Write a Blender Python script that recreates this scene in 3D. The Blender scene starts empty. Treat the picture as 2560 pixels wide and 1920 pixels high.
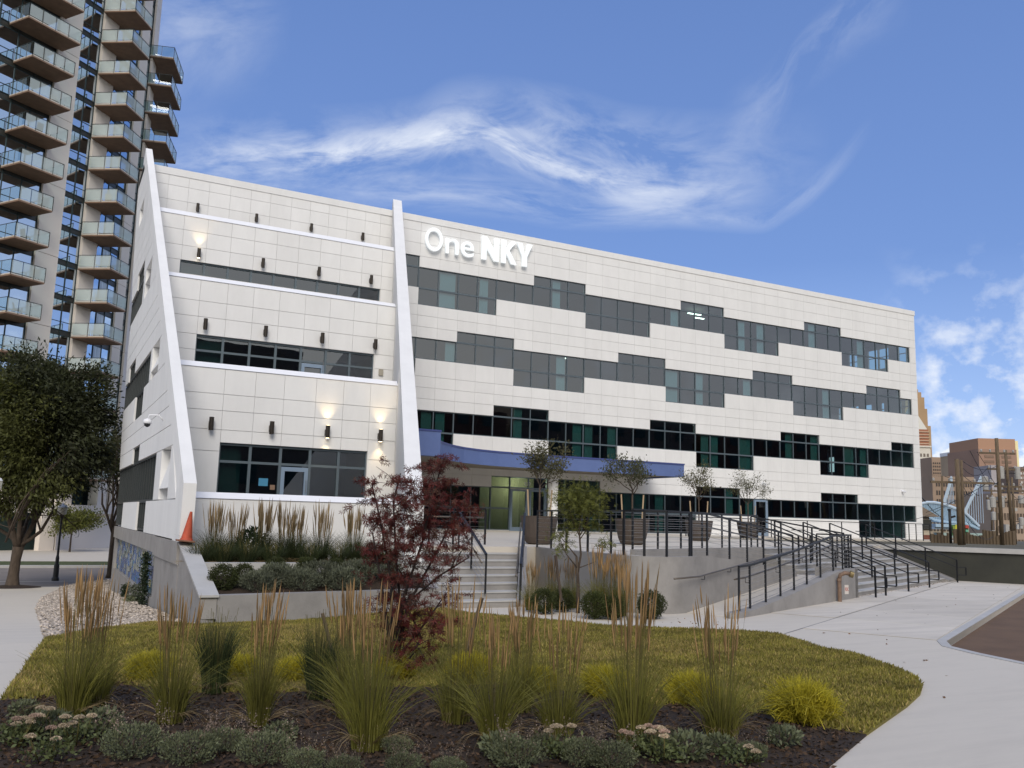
import bpy, math, random
import numpy as np
from mathutils import Vector, Matrix

random.seed(7); rng = np.random.default_rng(7)
C = bpy.context.scene.collection
SC = bpy.context.scene

# ------------------------------------------------------------------ camera
F_PX, YAW, PITCH, ROLL = 2221.98, 0.48042, 0.1524, 0.02654
CAM = np.array([-17.5135, -45.1605, 2.1])
_f = np.array([math.sin(YAW)*math.cos(PITCH), math.cos(YAW)*math.cos(PITCH), math.sin(PITCH)])
_r = np.array([math.cos(YAW), -math.sin(YAW), 0.0]); _u = np.cross(_r, _f)
_r2 = math.cos(ROLL)*_r + math.sin(ROLL)*_u; _u2 = -math.sin(ROLL)*_r + math.cos(ROLL)*_u
cam_d = bpy.data.cameras.new('camera'); cam = bpy.data.objects.new('camera', cam_d); C.objects.link(cam)
cam.matrix_world = Matrix(((_r2[0], _u2[0], -_f[0], CAM[0]), (_r2[1], _u2[1], -_f[1], CAM[1]), (_r2[2], _u2[2], -_f[2], CAM[2]), (0, 0, 0, 1)))
cam_d.sensor_width = 36.0; cam_d.lens = 36.0*F_PX/2560.0; cam_d.clip_end = 6000; cam_d.clip_start = 0.1
SC.camera = cam

# ------------------------------------------------------------------ sky, sun, exposure
SUN_EL, SUN_AZ = math.radians(38), math.radians(203)      # azimuth from +Y towards +X
world = bpy.data.worlds.new('World'); SC.world = world; world.use_nodes = True
nt = world.node_tree; N = nt.nodes; L = nt.links; N.clear()
def wn(t, **k):
    n = N.new(t)
    for a, b in k.items(): setattr(n, a, b)
    return n
def mth(op, a, b=None, c=None, clamp=False):
    n = N.new('ShaderNodeMath'); n.operation = op; n.use_clamp = clamp
    for i, v in enumerate((a, b, c)):
        if v is None: continue
        if isinstance(v, (int, float)): n.inputs[i].default_value = v
        else: L.new(v, n.inputs[i])
    return n.outputs[0]
sky = wn('ShaderNodeTexSky', sky_type='NISHITA', sun_disc=False, sun_elevation=SUN_EL, sun_rotation=SUN_AZ, altitude=200, air_density=1.0, dust_density=0.6, ozone_density=2.5)
hsv = wn('ShaderNodeHueSaturation'); hsv.inputs['Saturation'].default_value = 1.12; hsv.inputs['Hue'].default_value = 0.512; hsv.inputs['Value'].default_value = 1.0
L.new(sky.outputs[0], hsv.inputs['Color'])
tc = wn('ShaderNodeTexCoord'); sep = wn('ShaderNodeSeparateXYZ'); L.new(tc.outputs['Generated'], sep.inputs[0])
# sky coordinates: azimuth (degrees, from +Y to +X) and elevation (degrees)
AZ = mth('MULTIPLY', mth('ARCTAN2', sep.outputs[0], sep.outputs[1]), 57.2958)
EL = mth('MULTIPLY', mth('ARCSINE', sep.outputs[2]), 57.2958)
def wisp(pts, width, seed, stretch=(0.05, 0.45), thr=0.42):
    """cirrus streak following a smooth height curve el(az); soft edges broken by stretched noise"""
    cr = wn('ShaderNodeFloatCurve'); a0, a1 = pts[0][0], pts[-1][0]
    t = mth('DIVIDE', mth('SUBTRACT', AZ, a0), a1-a0)
    cv = cr.mapping.curves[0]
    e0, e1 = min(p[1] for p in pts)-1, max(p[1] for p in pts)+1
    cv.points[0].location = (0, (pts[0][1]-e0)/(e1-e0)); cv.points[1].location = (1, (pts[-1][1]-e0)/(e1-e0))
    for p in pts[1:-1]: cv.points.new((p[0]-a0)/(a1-a0), (p[1]-e0)/(e1-e0))
    for p_ in cv.points: p_.handle_type = 'AUTO_CLAMPED'
    cr.mapping.update(); L.new(t, cr.inputs['Value'])
    h = mth('MULTIPLY_ADD', cr.outputs[0], e1-e0, e0)
    d = mth('SUBTRACT', EL, h)
    cmb = wn('ShaderNodeCombineXYZ')
    L.new(mth('MULTIPLY', AZ, stretch[0]), cmb.inputs[0]); L.new(mth('MULTIPLY', d, stretch[1]), cmb.inputs[1]); cmb.inputs[2].default_value = seed
    nz = wn('ShaderNodeTexNoise'); nz.inputs['Scale'].default_value = 1.0; nz.inputs['Detail'].default_value = 7; nz.inputs['Roughness'].default_value = 0.62; nz.inputs['Distortion'].default_value = 0.35
    L.new(cmb.outputs[0], nz.inputs['Vector'])
    body = mth('SUBTRACT', 1.0, mth('DIVIDE', mth('ABSOLUTE', d), width), clamp=True)
    ends = mth('MULTIPLY', mth('MULTIPLY', t, 5.0, clamp=True), mth('MULTIPLY', mth('SUBTRACT', 1.0, t), 4.0, clamp=True))
    v = mth('MULTIPLY', mth('MULTIPLY', body, ends), mth('MULTIPLY_ADD', mth('SUBTRACT', nz.outputs[0], thr), 4.5, 0.15, clamp=True))
    return v
clouds = [
    mth('MULTIPLY', wisp([(3, 20.4), (8.3, 21.3), (13.1, 22.2), (17.6, 23.0), (22.5, 24.3), (24, 24.5), (26.3, 24.1), (28.5, 23.1), (32.6, 21.8), (36.3, 21.2), (41.1, 20.8), (45, 21.3)], 1.5, 1.3, (0.22, 0.75), 0.41), 0.60),
    mth('MULTIPLY', wisp([(2, 20.6), (13, 21.8), (20, 23.0), (25, 24.6), (30, 24.2), (36, 22.8), (48, 22.0)], 3.4, 4.7, (0.2, 0.45), 0.40), 0.36),
    mth('MULTIPLY', wisp([(14, 20.6), (24, 20.6), (34, 19.9), (44, 20.4)], 1.5, 6.2, (0.12, 0.7), 0.42), 0.35),
    mth('MULTIPLY', wisp([(36, 19.6), (41.1, 19.1), (43.4, 18.9), (45.1, 19.5), (47.7, 21.2), (50.5, 24.2)], 0.9, 9.1, (0.2, 0.8), 0.40), 0.20),
    mth('MULTIPLY', wisp([(41, 24.0), (44.7, 26.0), (45.9, 27.9), (48.3, 29.4), (53, 31)], 2.6, 12.4, (0.2, 0.35), 0.46), 0.18),
    mth('MULTIPLY', wisp([(-6, 25.0), (4, 27.5), (12, 30.0)], 4.5, 2.2, (0.12, 0.22), 0.45), 0.30),
]
# cumulus bank low behind the skyline
cmb = wn('ShaderNodeCombineXYZ'); L.new(mth('MULTIPLY', AZ, 0.42), cmb.inputs[0]); L.new(mth('MULTIPLY', EL, 0.5), cmb.inputs[1]); cmb.inputs[2].default_value = 7.7
nz = wn('ShaderNodeTexNoise'); nz.inputs['Scale'].default_value = 1.0; nz.inputs['Detail'].default_value = 8; nz.inputs['Roughness'].default_value = 0.6; L.new(cmb.outputs[0], nz.inputs['Vector'])
low = mth('SUBTRACT', mth('MULTIPLY_ADD', nz.outputs[0], 17.0, -2.9), EL)
cum = mth('MULTIPLY', low, 0.8, clamp=True)
cmb2 = wn('ShaderNodeCombineXYZ'); L.new(mth('MULTIPLY', AZ, 0.42), cmb2.inputs[0]); L.new(mth('MULTIPLY', EL, 0.5), cmb2.inputs[1]); cmb2.inputs[2].default_value = 8.8
nz2 = wn('ShaderNodeTexNoise'); nz2.inputs['Scale'].default_value = 1.0; nz2.inputs['Detail'].default_value = 8; nz2.inputs['Roughness'].default_value = 0.56; L.new(cmb2.outputs[0], nz2.inputs['Vector'])
puff = mth('MULTIPLY', mth('MULTIPLY', mth('SUBTRACT', nz2.outputs[0], 0.50), 5.0, clamp=True), mth('MULTIPLY', mth('SUBTRACT', 17.0, EL), 0.12, clamp=True))
puff = mth('MULTIPLY', puff, mth('MULTIPLY', mth('SUBTRACT', AZ, 50.0), 0.3, clamp=True))
tot = clouds[0]
for c_ in clouds[1:]: tot = mth('ADD', tot, c_, clamp=True)
tot = mth('ADD', tot, mth('MULTIPLY', puff, 0.9), clamp=True)
tot = mth('MAXIMUM', tot, cum)
# broad tone of the evening air: clear violet blue ahead, pale and grey-warm behind the photographer
def ramp(v, stops):
    r = N.new('ShaderNodeValToRGB'); e = r.color_ramp.elements
    e[0].position, e[0].color = stops[0][0], (*stops[0][1], 1); e[1].position, e[1].color = stops[-1][0], (*stops[-1][1], 1)
    for p, c in stops[1:-1]: q = e.new(p); q.color = (*c, 1)
    L.new(v, r.inputs[0]); return r.outputs[0]
ELN = mth('DIVIDE', EL, 90.0, clamp=True)
front = ramp(ELN, [(0.0, (0.42,0.52,0.74)), (0.08, (0.25,0.37,0.66)), (0.18, (0.134,0.232,0.50)), (0.4, (0.103,0.186,0.43)), (1.0, (0.12,0.21,0.46))])
behind = ramp(ELN, [(0.0, (0.80,0.70,0.58)), (0.25, (0.72,0.71,0.63)), (0.6, (0.42,0.48,0.62)), (1.0, (0.13,0.25,0.58))])
dotb = mth('ADD', mth('MULTIPLY', sep.outputs[0], -math.sin(YAW)), mth('MULTIPLY', sep.outputs[1], -math.cos(YAW)))
wb = mth('MULTIPLY_ADD', dotb, 0.9, 0.45, clamp=True)
tone = wn('ShaderNodeMix', data_type='RGBA'); L.new(wb, tone.inputs[0]); L.new(front, tone.inputs[6]); L.new(behind, tone.inputs[7])
tsc = wn('ShaderNodeVectorMath', operation='SCALE'); L.new(tone.outputs[2], tsc.inputs[0]); tsc.inputs['Scale'].default_value = 1/0.12
air = wn('ShaderNodeMix', data_type='RGBA'); air.inputs[0].default_value = 0.8; L.new(hsv.outputs[0], air.inputs[6]); L.new(tsc.outputs[0], air.inputs[7])
mixc = wn('ShaderNodeMix', data_type='RGBA'); L.new(tot, mixc.inputs[0]); L.new(air.outputs[2], mixc.inputs[6]); mixc.inputs[7].default_value = (5.6, 5.9, 6.4, 1)
bg = wn('ShaderNodeBackground'); bg.inputs['Strength'].default_value = 0.12; L.new(mixc.outputs[2], bg.inputs['Color'])
wo = wn('ShaderNodeOutputWorld'); L.new(bg.outputs[0], wo.inputs['Surface'])

sun_d = bpy.data.lights.new('sun', 'SUN'); sun_d.energy = 1.7; sun_d.angle = math.radians(32); sun_d.color = (1.0, 0.93, 0.84)
sun = bpy.data.objects.new('sun', sun_d); C.objects.link(sun)
_sd = Vector((math.sin(SUN_AZ)*math.cos(SUN_EL), math.cos(SUN_AZ)*math.cos(SUN_EL), math.sin(SUN_EL)))
sun.rotation_euler = _sd.to_track_quat('Z', 'Y').to_euler()
SC.view_settings.view_transform = 'Standard'; SC.view_settings.look = 'None'
SC.view_settings.exposure = 0.42; SC.view_settings.gamma = 1.0; SC.view_settings.use_curve_mapping = False
SC.render.engine = 'CYCLES'
SC.cycles.use_denoising = True; SC.cycles.max_bounces = 7; SC.cycles.transparent_max_bounces = 12; SC.cycles.glossy_bounces = 3; SC.cycles.diffuse_bounces = 3
SC.cycles.caustics_reflective = False; SC.cycles.caustics_refractive = False; SC.cycles.sample_clamp_indirect = 4

# ------------------------------------------------------------------ surveying helpers: photo pixel -> point on a known plane
def ray(x, y): return ((x-1280)/F_PX)*_r2 + (-(y-960)/F_PX)*_u2 + _f
def at(x, y, Y=None, X=None, Z=None):
    d = ray(x, y)
    if Y is not None: t = (Y-CAM[1])/d[1]
    elif X is not None: t = (X-CAM[0])/d[0]
    else: t = (Z-CAM[2])/d[2]
    return CAM + t*d
def PD(x, y, D): return CAM + D*ray(x, y)
def RVx(i): return float(_r[i])
def gz(x, y):
    """terrain: level plaza; the ground west of the building falls away to the street"""
    return -0.05*min(max(y+29.0, 0.0), 28.0)*min(max((-8.5-x)/4.0, 0.0), 1.0)
def ground(x, y):
    z = 0.0
    for _ in range(12):
        p = at(x, y, Z=z); z = 0.5*z + 0.5*gz(p[0], p[1])
    return p[0], p[1]

# ------------------------------------------------------------------ mesh helpers
class MB:
    def __init__(s): s.v = []; s.f = []; s.m = []
    def add(s, v, f, m=0):
        b = len(s.v); s.v += [tuple(map(float, q)) for q in v]; s.f += [tuple(b+i for i in q) for q in f]; s.m += [m]*len(f); return s
    def box(s, x0, x1, y0, y1, z0, z1, m=0):
        return s.add([(x0,y0,z0),(x1,y0,z0),(x1,y1,z0),(x0,y1,z0),(x0,y0,z1),(x1,y0,z1),(x1,y1,z1),(x0,y1,z1)],
                     [(0,3,2,1),(4,5,6,7),(0,1,5,4),(1,2,6,5),(2,3,7,6),(3,0,4,7)], m)
    def hexa(s, p, m=0):       # 8 points: bottom 4, top 4
        return s.add(p, [(0,3,2,1),(4,5,6,7),(0,1,5,4),(1,2,6,5),(2,3,7,6),(3,0,4,7)], m)
    def prism(s, poly, d, m=0):  # polygon (3d points) extruded by vector d
        n = len(poly); P = [Vector(p) for p in poly]; D = Vector(d)
        s.add(P+[p+D for p in P], [tuple(range(n-1,-1,-1)), tuple(range(n,2*n))]+[(i,(i+1)%n,n+(i+1)%n,n+i) for i in range(n)], m); return s
    def beam(s, a, b, w, h, up=(0,0,1), m=0):   # rectangular bar a->b
        a = Vector(a); b = Vector(b); d = (b-a).normalized(); U = Vector(up)
        if abs(d.dot(U)) > 0.98: U = Vector((0,1,0)) if abs(d.y) < 0.9 else Vector((1,0,0))
        r = d.cross(U).normalized()*w/2; t = r.cross(d).normalized()*h/2
        return s.hexa([a-r-t, a+r-t, b+r-t, b-r-t, a-r+t, a+r+t, b+r+t, b-r+t], m)
    def tube(s, pts, r, n=8, m=0, caps=True):
        P = [Vector(p) for p in pts]; R = r if isinstance(r, (list, tuple)) else [r]*len(P); b = len(s.v); prev = None
        for i, p in enumerate(P):
            d = (P[min(i+1, len(P)-1)]-P[max(i-1, 0)]).normalized()
            if prev is None: q = d.orthogonal().normalized()
            else:
                q = prev - d*prev.dot(d); q = q.normalized() if q.length > 1e-5 else d.orthogonal().normalized()
            prev = q; w = d.cross(q)
            for k in range(n):
                a = 2*math.pi*k/n; s.v.append(tuple(p + (q*math.cos(a)+w*math.sin(a))*R[i]))
        for i in range(len(P)-1):
            for k in range(n):
                s.f.append((b+i*n+k, b+i*n+(k+1)%n, b+(i+1)*n+(k+1)%n, b+(i+1)*n+k)); s.m.append(m)
        if caps:
            s.f.append(tuple(b+k for k in range(n-1,-1,-1))); s.f.append(tuple(b+(len(P)-1)*n+k for k in range(n))); s.m += [m, m]
        return s
    def lathe(s, prof, c=(0,0,0), n=20, m=0):  # profile of (r,z)
        b = len(s.v)
        for r_, z_ in prof:
            for k in range(n):
                a = 2*math.pi*k/n; s.v.append((c[0]+r_*math.cos(a), c[1]+r_*math.sin(a), c[2]+z_))
        for i in range(len(prof)-1):
            for k in range(n): s.f.append((b+i*n+k, b+i*n+(k+1)%n, b+(i+1)*n+(k+1)%n, b+(i+1)*n+k)); s.m.append(m)
        s.f.append(tuple(b+k for k in range(n-1,-1,-1))); s.f.append(tuple(b+(len(prof)-1)*n+k for k in range(n))); s.m += [m, m]
        return s
    def build(s, name, mats, parent=None, smooth=False, bevel=0, origin=None):
        me = bpy.data.meshes.new(name); V = np.array(s.v)
        c = np.array(origin, float) if origin is not None else (V.min(0)+V.max(0))/2
        if origin is None: c[2] = V[:, 2].min()
        me.from_pydata((V-c).tolist(), [], s.f)
        if not isinstance(mats, (list, tuple)): mats = [mats]
        for m_ in mats: me.materials.append(m_)
        if len(mats) > 1: me.polygons.foreach_set('material_index', s.m)
        if smooth: me.polygons.foreach_set('use_smooth', [True]*len(me.polygons))
        me.update()
        return link(name, me, c, parent, bevel)
def wloc(o):
    v = Vector((0,0,0))
    while o: v += o.location; o = o.parent
    return v
def link(name, me, c, parent=None, bevel=0):
    o = bpy.data.objects.new(name, me); C.objects.link(o)
    c = Vector(c); o.location = c - wloc(parent) if parent else c
    if parent: o.parent = parent
    if bevel:
        b = o.modifiers.new('bevel', 'BEVEL'); b.width = bevel; b.segments = 2; b.limit_method = 'ANGLE'; b.angle_limit = 0.6
    return o
def empty(name, loc): 
    o = bpy.data.objects.new(name, None); C.objects.link(o); o.location = loc; o.empty_display_size = 0.2; return o
def tag(o, label=None, cat=None, group=None, kind=None):
    if label: o['label'] = label
    if cat: o['category'] = cat
    if group: o['group'] = group
    if kind: o['kind'] = kind
    return o
def thing(name, loc, label, cat, group=None): return tag(empty(name, loc), label, cat, group)
def copy_tree(o, parent=None):
    c = o.copy(); C.objects.link(c)
    if parent: c.parent = parent
    for ch in list(o.children): copy_tree(ch, c)
    return c
def tri_mesh(name, V, F, mats, midx=None, smooth=False):
    """fast mesh from numpy arrays; F is (n,3) or (n,4)"""
    me = bpy.data.meshes.new(name); k = F.shape[1]
    me.vertices.add(len(V)); me.vertices.foreach_set('co', np.asarray(V, np.float32).ravel())
    me.loops.add(F.size); me.loops.foreach_set('vertex_index', F.astype(np.int32).ravel())
    me.polygons.add(len(F)); me.polygons.foreach_set('loop_start', np.arange(0, F.size, k, dtype=np.int32)); me.polygons.foreach_set('loop_total', np.full(len(F), k, np.int32))
    if not isinstance(mats, (list, tuple)): mats = [mats]
    for m_ in mats: me.materials.append(m_)
    if midx is not None: me.polygons.foreach_set('material_index', np.asarray(midx, np.int32))
    if smooth: me.polygons.foreach_set('use_smooth', np.ones(len(F), bool))
    me.update(calc_edges=True); return me

# ------------------------------------------------------------------ materials
MATS = {}
def mat(name, col, rough=0.7, var=0.0, vscale=3.0, bump=0.0, bscale=40.0, metal=0.0, col2=None, spec=0.5, emit=None, estr=0, stretch=(1,1,1), ior=None, stain=0.0, sscale=0.6, trans=0.0, dist=0.0, island=0.0, objvar=0.0):
    m = bpy.data.materials.new(name); m.use_nodes = True; MATS[name] = m
    t = m.node_tree; n = t.nodes; l = t.links; b = n['Principled BSDF']
    b.inputs['Roughness'].default_value = rough; b.inputs['Metallic'].default_value = metal; b.inputs['Specular IOR Level'].default_value = spec
    if ior: b.inputs['IOR'].default_value = ior
    b.inputs['Base Color'].default_value = (*col, 1)
    geo = n.new('ShaderNodeNewGeometry'); mp = n.new('ShaderNodeMapping'); mp.inputs['Scale'].default_value = stretch; l.new(geo.outputs['Position'], mp.inputs[0])
    cur = None
    def noise(sc, det=5, ro=0.6):
        q = n.new('ShaderNodeTexNoise'); q.inputs['Scale'].default_value = sc; q.inputs['Detail'].default_value = det; q.inputs['Roughness'].default_value = ro; q.inputs['Distortion'].default_value = dist; l.new(mp.outputs[0], q.inputs['Vector']); return q
    if var > 0 or col2:
        q = noise(vscale); r = n.new('ShaderNodeValToRGB'); r.color_ramp.elements[0].position = 0.3; r.color_ramp.elements[1].position = 0.7
        c2 = col2 if col2 else tuple(min(1, c*(1+var)) for c in col); c1 = col if col2 else tuple(c*(1-var) for c in col)
        r.color_ramp.elements[0].color = (*c1, 1); r.color_ramp.elements[1].color = (*c2, 1)
        l.new(q.outputs[0], r.inputs[0]); cur = r.outputs[0]
    if stain > 0:
        q = noise(sscale, 8, 0.7); r = n.new('ShaderNodeMapRange'); r.inputs[1].default_value = 0.45; r.inputs[2].default_value = 0.75; r.inputs[3].default_value = 1.0; r.inputs[4].default_value = 1-stain; l.new(q.outputs[0], r.inputs[0])
        x = n.new('ShaderNodeMix'); x.data_type = 'RGBA'; x.blend_type = 'MULTIPLY'; x.inputs[0].default_value = 1
        if cur: l.new(cur, x.inputs[6])
        else: x.inputs[6].default_value = (*col, 1)
        cmbn = n.new('ShaderNodeCombineColor'); [l.new(r.outputs[0], cmbn.inputs[i]) for i in range(3)]; l.new(cmbn.outputs[0], x.inputs[7]); cur = x.outputs[2]
    if island > 0:
        rr = n.new('ShaderNodeMapRange'); l.new(geo.outputs['Random Per Island'], rr.inputs[0]); rr.inputs[3].default_value = 1-island; rr.inputs[4].default_value = 1+island
        x = n.new('ShaderNodeVectorMath'); x.operation = 'SCALE'
        if cur: l.new(cur, x.inputs[0])
        else: x.inputs[0].default_value = col
        l.new(rr.outputs[0], x.inputs['Scale']); cur = x.outputs[0]
    if objvar > 0:
        oi = n.new('ShaderNodeObjectInfo'); rr = n.new('ShaderNodeMapRange'); l.new(oi.outputs['Random'], rr.inputs[0]); rr.inputs[3].default_value = 1-objvar; rr.inputs[4].default_value = 1+objvar
        x = n.new('ShaderNodeVectorMath'); x.operation = 'SCALE'; l.new(cur, x.inputs[0]); l.new(rr.outputs[0], x.inputs['Scale']); cur = x.outputs[0]
    if cur: l.new(cur, b.inputs['Base Color'])
    if bump > 0:
        q = noise(bscale, 4, 0.65); bp = n.new('ShaderNodeBump'); bp.inputs['Strength'].default_value = bump; bp.inputs['Distance'].default_value = 0.02; l.new(q.outputs[0], bp.inputs['Height']); l.new(bp.outputs[0], b.inputs['Normal'])
    if emit: b.inputs['Emission Color'].default_value = (*emit, 1); b.inputs['Emission Strength'].default_value = estr
    if trans > 0:   # thin leaf: some light passes through
        tr = n.new('ShaderNodeBsdfTranslucent'); mx = n.new('ShaderNodeMixShader'); mx.inputs[0].default_value = trans
        if cur: l.new(cur, tr.inputs['Color'])
        else: tr.inputs['Color'].default_value = (*col, 1)
        l.new(b.outputs[0], mx.inputs[1]); l.new(tr.outputs[0], mx.inputs[2]); l.new(mx.outputs[0], n['Material Output'].inputs['Surface'])
    return m
def glass(name, tint, refl_ior, rough=0.0, gcol=(0.9,0.95,1), wav=0.0):
    m = bpy.data.materials.new(name); m.use_nodes = True; t = m.node_tree; n = t.nodes; l = t.links; n.remove(n['Principled BSDF'])
    fr = n.new('ShaderNodeFresnel'); fr.inputs['IOR'].default_value = refl_ior
    tr = n.new('ShaderNodeBsdfTransparent'); tr.inputs[0].default_value = (*tint, 1)
    gl = n.new('ShaderNodeBsdfGlossy'); gl.inputs['Color'].default_value = (*gcol, 1); gl.inputs['Roughness'].default_value = rough
    if wav:
        geo = n.new('ShaderNodeNewGeometry'); q = n.new('ShaderNodeTexNoise'); q.inputs['Scale'].default_value = 0.7; q.inputs['Detail'].default_value = 2; l.new(geo.outputs['Position'], q.inputs['Vector'])
        bp = n.new('ShaderNodeBump'); bp.inputs['Strength'].default_value = wav; bp.inputs['Distance'].default_value = 0.05; l.new(q.outputs[0], bp.inputs['Height']); l.new(bp.outputs[0], gl.inputs['Normal'])
    mx = n.new('ShaderNodeMixShader'); gg = n.new('ShaderNodeNewGeometry'); mm = n.new('ShaderNodeMath'); mm.operation = 'SUBTRACT'; mm.inputs[0].default_value = 1.0; l.new(gg.outputs['Backfacing'], mm.inputs[1])
    m2 = n.new('ShaderNodeMath'); m2.operation = 'MULTIPLY'; l.new(fr.outputs[0], m2.inputs[0]); l.new(mm.outputs[0], m2.inputs[1])   # only the outer face mirrors
    l.new(m2.outputs[0], mx.inputs[0]); l.new(tr.outputs[0], mx.inputs[1]); l.new(gl.outputs[0], mx.inputs[2])
    l.new(mx.outputs[0], n['Material Output'].inputs['Surface']); return m

STUCCO = mat('white_stucco', (0.765,0.76,0.745), 0.85, var=0.025, vscale=1.2, bump=0.35, bscale=60, stain=0.07, sscale=0.5, stretch=(1.6,1.6,0.45), island=0.018, objvar=0.025)
JOINT = mat('joint_grey', (0.66,0.65,0.63), 0.9)
CAPW = mat('white_metal_coping', (0.78,0.79,0.82), 0.5, var=0.02, vscale=2)
FRAME = mat('blue_grey_aluminium', (0.10,0.13,0.15), 0.5, metal=0.2)
FRAME2 = mat('dark_bronze_aluminium', (0.05,0.055,0.055), 0.45, metal=0.3)
DOORF = mat('slate_blue_door_paint', (0.20,0.27,0.36), 0.45)
GLASS = glass('tinted_window_glass', (0.60,0.74,0.73), 2.35, wav=0.04)
BLIND2 = mat('dark_teal_blind', (0.10,0.19,0.18), 0.8, var=0.2, vscale=4, stretch=(6,6,1))
BLIND = mat('pale_window_blind', (0.44,0.47,0.56), 0.8, var=0.1, vscale=4, stretch=(6,6,1))
INTER = mat('dark_interior', (0.03,0.055,0.052), 0.9, var=0.2, vscale=1.0)
CEIL = mat('interior_ceiling', (0.16,0.16,0.15), 0.9)
BLUEC = mat('blue_canopy_metal', (0.105,0.155,0.34), 0.5, var=0.05, vscale=2)
SOFFIT = mat('tan_soffit', (0.30,0.27,0.23), 0.8, var=0.05)
CONC = mat('grey_cast_concrete', (0.30,0.285,0.27), 0.85, var=0.10, vscale=1.4, bump=0.25, bscale=25, stain=0.25, sscale=0.9)
CONCL = mat('pale_concrete_coping', (0.46,0.45,0.43), 0.8, var=0.06, vscale=2, stain=0.12)
WALK = mat('broomed_concrete_paving', (0.61,0.555,0.47), 0.85, var=0.07, vscale=0.5, bump=0.3, bscale=50, stain=0.22, sscale=0.5, stretch=(0.5,3.0,1))
BRONZE = mat('dark_bronze_metal', (0.035,0.028,0.022), 0.45, metal=0.5)
BLACKM = mat('black_powder_coat', (0.012,0.013,0.016), 0.45, metal=0.2)
STEEL = mat('weathered_steel_tube', (0.16,0.135,0.11), 0.4, metal=0.6, var=0.15, vscale=3)
CABLE = mat('steel_cable', (0.35,0.34,0.33), 0.35, metal=0.8)
LAMPW = mat('lit_sconce_lens', (1,0.9,0.7), 0.5, emit=(1.0,0.78,0.45), estr=6)
LETTER = mat('lit_white_letter_face', (0.72,0.75,0.76), 0.5, emit=(0.93,0.98,1.0), estr=0.34)
INLAMP = mat('lit_office_lamp', (1,1,1), 0.5, emit=(1,0.95,0.85), estr=5)
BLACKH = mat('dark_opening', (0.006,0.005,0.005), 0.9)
ASPH = mat('brown_asphalt', (0.14,0.083,0.046), 0.9, var=0.15, vscale=1.2, bump=0.4, bscale=60, stain=0.2, sscale=1.1)
ROAD = mat('grey_asphalt_street', (0.22,0.19,0.165), 0.9, var=0.1, vscale=0.8, bump=0.3, bscale=60)
SOIL = mat('dark_bark_mulch', (0.034,0.020,0.011), 0.95, var=0.4, vscale=14, bump=0.9, bscale=45)
EARTH = mat('bare_earth', (0.10,0.09,0.06), 0.95, var=0.2, vscale=0.4)
LAWN = mat('lawn_turf', (0.18,0.15,0.03), 0.95, var=0.3, vscale=1.6, bump=0.6, bscale=40)
# ================================================================== GROUND
def sheet(name, poly, m, dz=0.0, cell=1.5, label=None, kind='structure', thick=0.12, terrain=True):
    import bmesh
    bm = bmesh.new(); vs = [bm.verts.new((p[0], p[1], 0)) for p in poly]; bm.faces.new(vs); bm.normal_update()
    if bm.faces[:][0].normal.z < 0: bmesh.ops.reverse_faces(bm, faces=bm.faces[:])
    xs = [p[0] for p in poly]; ys = [p[1] for p in poly]
    if terrain:
        for k in range(int((max(xs)-min(xs))/cell)+1):
            bmesh.ops.bisect_plane(bm, geom=bm.verts[:]+bm.edges[:]+bm.faces[:], plane_co=(min(xs)+k*cell,0,0), plane_no=(1,0,0))
        for k in range(int((max(ys)-min(ys))/cell)+1):
            bmesh.ops.bisect_plane(bm, geom=bm.verts[:]+bm.edges[:]+bm.faces[:], plane_co=(0,min(ys)+k*cell,0), plane_no=(0,1,0))
    for v in bm.verts: v.co.z = (gz(v.co.x, v.co.y) if terrain else 0) + dz
    if thick:
        r = bmesh.ops.extrude_face_region(bm, geom=bm.faces[:])
        for g in r['geom']:
            if isinstance(g, bmesh.types.BMVert): g.co.z -= thick
        bmesh.ops.recalc_face_normals(bm, faces=bm.faces[:])
    me = bpy.data.meshes.new(name); bm.to_mesh(me); bm.free(); me.materials.append(m)
    o = bpy.data.objects.new(name, me); C.objects.link(o); tag(o, label=label, kind=kind); return o
S = 2560/2212.0
def G(pts): return [ground(x*S, y*S) for x, y in pts]
# far ground out to the horizon, well below the plaza sheets
def flat(name, pts, z, m): 
    o = MB().prism([(x,y,z) for x,y in pts], (0,0,-0.3)).build(name, m); return tag(o, kind='structure')
flat('ground', [(-3000,-3000),(3000,-3000),(3000,4000),(-3000,4000)], -2.2, EARTH)
lawn_far = G([(5,1510),(95,1387),(150,1374),(240,1360),(330,1348)]) + [(-14.55,-26.32),(-9.2,-25.38),(-8.9,-25.6)] + G([(1000,1327),(1100,1336),(1300,1355),(1450,1362),(1600,1367),(1680,1373),(1720,1386),(1780,1405),(1850,1417),(1930,1445),(1980,1468),(1993,1485),(1988,1502),(1960,1528)])
mulch_line = G([(1872,1590),(1800,1580),(1650,1546),(1500,1525),(1420,1528),(1245,1500),(1100,1480),(940,1487),(840,1487),(600,1500),(420,1500),(250,1480),(100,1512),(0,1516)])
walk_r = G([(1960,1528),(1872,1590),(1790,1659)])
LAWN_POLY = lawn_far + mulch_line
sheet('sidewalk', [(-8.55,-24.0),(-8.55,-37),(-14,-40),(-20,-44),(-20,-52),(-8.0,-52),(-3.9,-41.0),(-2.95,-35.9),(-2.62,-34.7),(-2.3,-33.9),(-1.7,-33.35),(14.97,-24.35),(30,-16.4),(30,-9),(19.0,-17.0),(8.5,-16.0)], WALK, 0.0, 2.0, terrain=False)
def gp(x, y): return ground(x*S, y*S)
GRAVEL_POLY = G([(95,1387),(88,1350),(76,1315),(90,1290),(130,1268),(180,1258),(243,1252)]) + [(-14.6,-5.0),(-14.6,-26.0),(-13.5,-25.9)] + G([(330,1348),(240,1360),(150,1374)])
STREET_Y0, STREET_Y1 = 0.8, 17.5
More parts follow.
